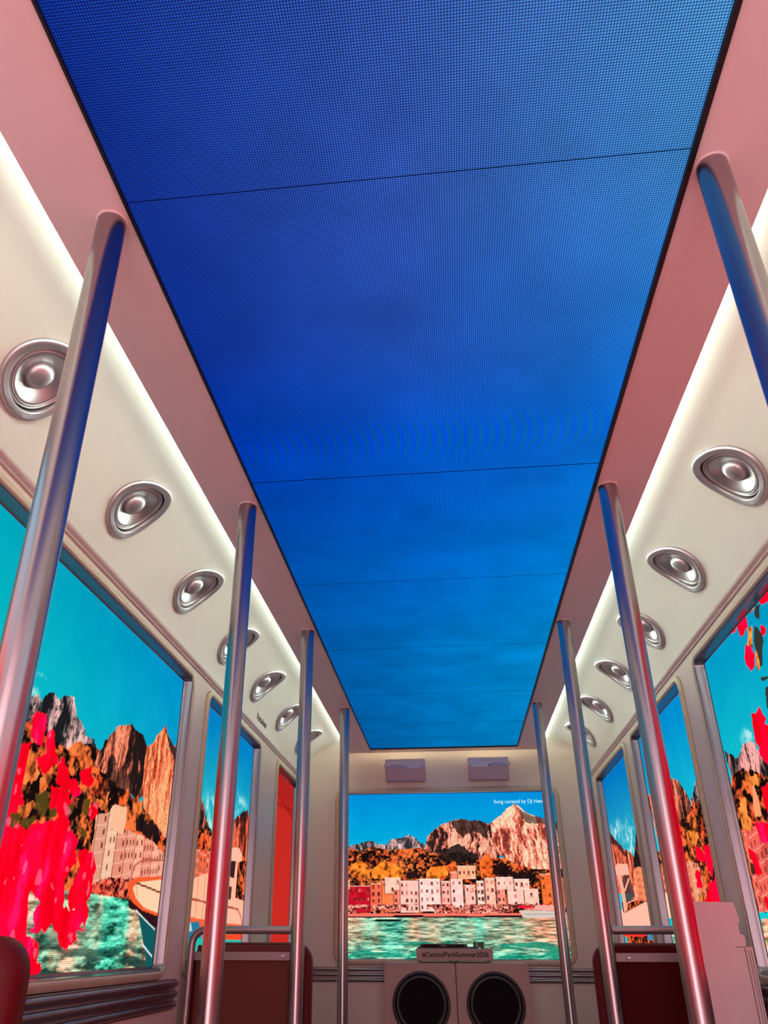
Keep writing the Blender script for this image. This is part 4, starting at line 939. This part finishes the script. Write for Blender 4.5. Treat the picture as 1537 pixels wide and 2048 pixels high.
# ------------------------------------------------------------------ horn loudspeakers above the end screen
def horn(xc, label, arc):
    t = thing('wall_speaker', label, 'speaker', (xc, YE, 0), 'loudspeakers above the end screen'); h = .128
    def prx(pts, x0, x1, nm, m, a=30):
        bm = bmesh.new(); profx(bm, pts, x0, x1)
        bmesh.ops.bevel(bm, geom=[e for e in bm.edges if abs(e.verts[0].co.x - e.verts[1].co.x) < 1e-5 and abs(abs(e.verts[0].co.x) - h) < .004], offset=.005, segments=2, affect='EDGES')
        return obj(nm, bm, m, t, smooth=True, auto=a)
    prx([(0, 2.205), (-.050, 2.205), (-.072, 2.203), (-.088, 2.196), (-.098, 2.184), (-.110, 2.150), (-.113, 2.138), (0, 2.112)], -h, h, 'housing', M['horn'])
    prx([(0, 2.134), (-.104, 2.139), (-.106, 2.132), (-.082, 2.088), (-.070, 2.074), (-.055, 2.070), (0, 2.068)], -h + .002, h - .002, 'grille', M['horn_dark'])
    bm = bmesh.new(); ax = arc * .055
    n = 20; f = [(ax + .062 * math.cos(math.pi * k / n), 2.137 + .026 * math.sin(math.pi * k / n)) for k in range(n + 1)]
    dd = lambda z: -.1145 + (z - 2.138) * (.012 / .046)
    va = [bm.verts.new((x, dd(z) , z)) for x, z in f]; vb = [bm.verts.new((x, dd(z) + .004, z)) for x, z in f]
    bm.faces.new(va); bm.faces.new(list(reversed(vb)))
    for i in range(len(f)): j = (i + 1) % len(f); bm.faces.new((va[i], vb[i], vb[j], va[j]))
    obj('arched_vent', bm, M['horn_dark'], t)
    for x in (-.112, arc * -.002 + .008, .108):
        bm = bmesh.new(); R = lathe(bm, lambda u, v, d: (x + u, -.114 - d, 2.146 + v), [(.0034, -.002), (.0034, .001), (.001, .0012)], 12); bm.faces.new(R[-1]); obj('screw', bm, M['ink'], t)
    bm = bmesh.new(); sx = -1 if arc < 0 else 1
    tube(bm, [(sx * h, -.06, 2.165), (sx * (h + .012), -.06, 2.165)], .007, 14); obj('bracket_knob', bm, M['horn_dark'], t)
horn(-.247, 'mauve-white wall speaker above the left half of the end screen', -1)
horn(.279, 'mauve-white wall speaker above the right half of the end screen', 1)

# ------------------------------------------------------------------ booth: two bass cabinets, hashtag box, turntable
def bass(x0, x1, xw, label):
    t = thing('bass_speaker', label, 'speaker', ((x0 + x1) / 2, 4.70, 0), 'bass cabinets under the end screen'); c = (x0 + x1) / 2
    bm = bmesh.new(); box(bm, x0 - c, x1 - c, 0, .42, 0, 1.070, .004); obj('cabinet', bm, M['cabinet'], t)
    F = lambda u, v, d: (xw - c + u, -d, .886 + v)
    bm = bmesh.new(); lathe(bm, F, [(.146, .0002), (.147, .004), (.144, .006), (.136, .006), (.132, .003), (.131, .0005)], 72); obj('woofer_ring', bm, M['rubber'], t, smooth=True, auto=60)
    bm = bmesh.new(); lathe(bm, F, [(.1325, .0012), (.128, .0045), (.121, .006), (.114, .0045), (.110, .0014)], 72); obj('surround', bm, M['rubber'], t, smooth=True)
    bm = bmesh.new(); R = lathe(bm, F, [(.112, .0016), (.060, .0010), (.048, .0012), (.046, .0018), (.030, .0022), (.010, .0024)], 64); bm.faces.new(R[-1]); obj('cone', bm, M['woofer'], t, smooth=True, auto=60)
bass(-.362, .0085, -.172, 'cream bass cabinet with black woofer, the left of the pair')
bass(.0115, .382, .204, 'cream bass cabinet with black woofer, the right of the pair')
def hashtag():
    t = thing('hashtag_box', 'cream box lettered #CentralParkSummer2026 on top of the bass cabinets', 'sign', (.008, 4.70, 1.0702))
    bm = bmesh.new(); box(bm, -.198, .199, 0, .34, .012, .066, .0015); obj('housing', bm, M['cabinet'], t)
    for x in (-.182, .160, .178):
        bm = bmesh.new(); box(bm, x - .006, x + .006, .006, .02, 0, .012); obj('foot', bm, M['rubber'], t)
    bm = bmesh.new(); tube(bm, [(-.03 + .006 * k, .004, .0095 - .006 * math.sin(math.pi * k / 8)) for k in range(9)], .0018, 8); obj('cable_loop', bm, M['rubber'], t)
    text_obj('lettering', '#CentralParkSummer2026', .0325, Matrix.Translation((.004, -.0003, .037)) @ RX, M['ink'], t, xs=.98, bold=.0006)
    return t
hashtag()
def turntable():
    t = thing('record_player', 'flat black record player with a knob block on the hashtag box', 'record player', (-.03, 4.86, 1.1362))
    bm = bmesh.new(); box(bm, -.155, .165, -.13, .13, 0, .006, .002); obj('plinth', bm, M['rubber'], t)
    bm = bmesh.new(); F = lambda u, v, d: (-.02 + u, v, d); R = lathe(bm, F, [(.128, .006), (.130, .008), (.130, .019), (.127, .021), (.02, .021), (.004, .024)], 64); bm.faces.new(R[-1]); obj('platter', bm, M['rubber'], t, smooth=True, auto=40)
    for i, x in enumerate((.148, .168, .186)):
        bm = bmesh.new(); box(bm, x - .0085, x + .0085, -.12, -.08, .004 if i < 2 else .0, .031, .003); obj('knob', bm, M['rubber'], t)
    bm = bmesh.new(); tube(bm, [(.12, .07, .026), (.08, .02, .028), (.03, -.03, .027)], .003, 10); obj('tone_arm', bm, M['chrome'], t, smooth=True)
turntable()
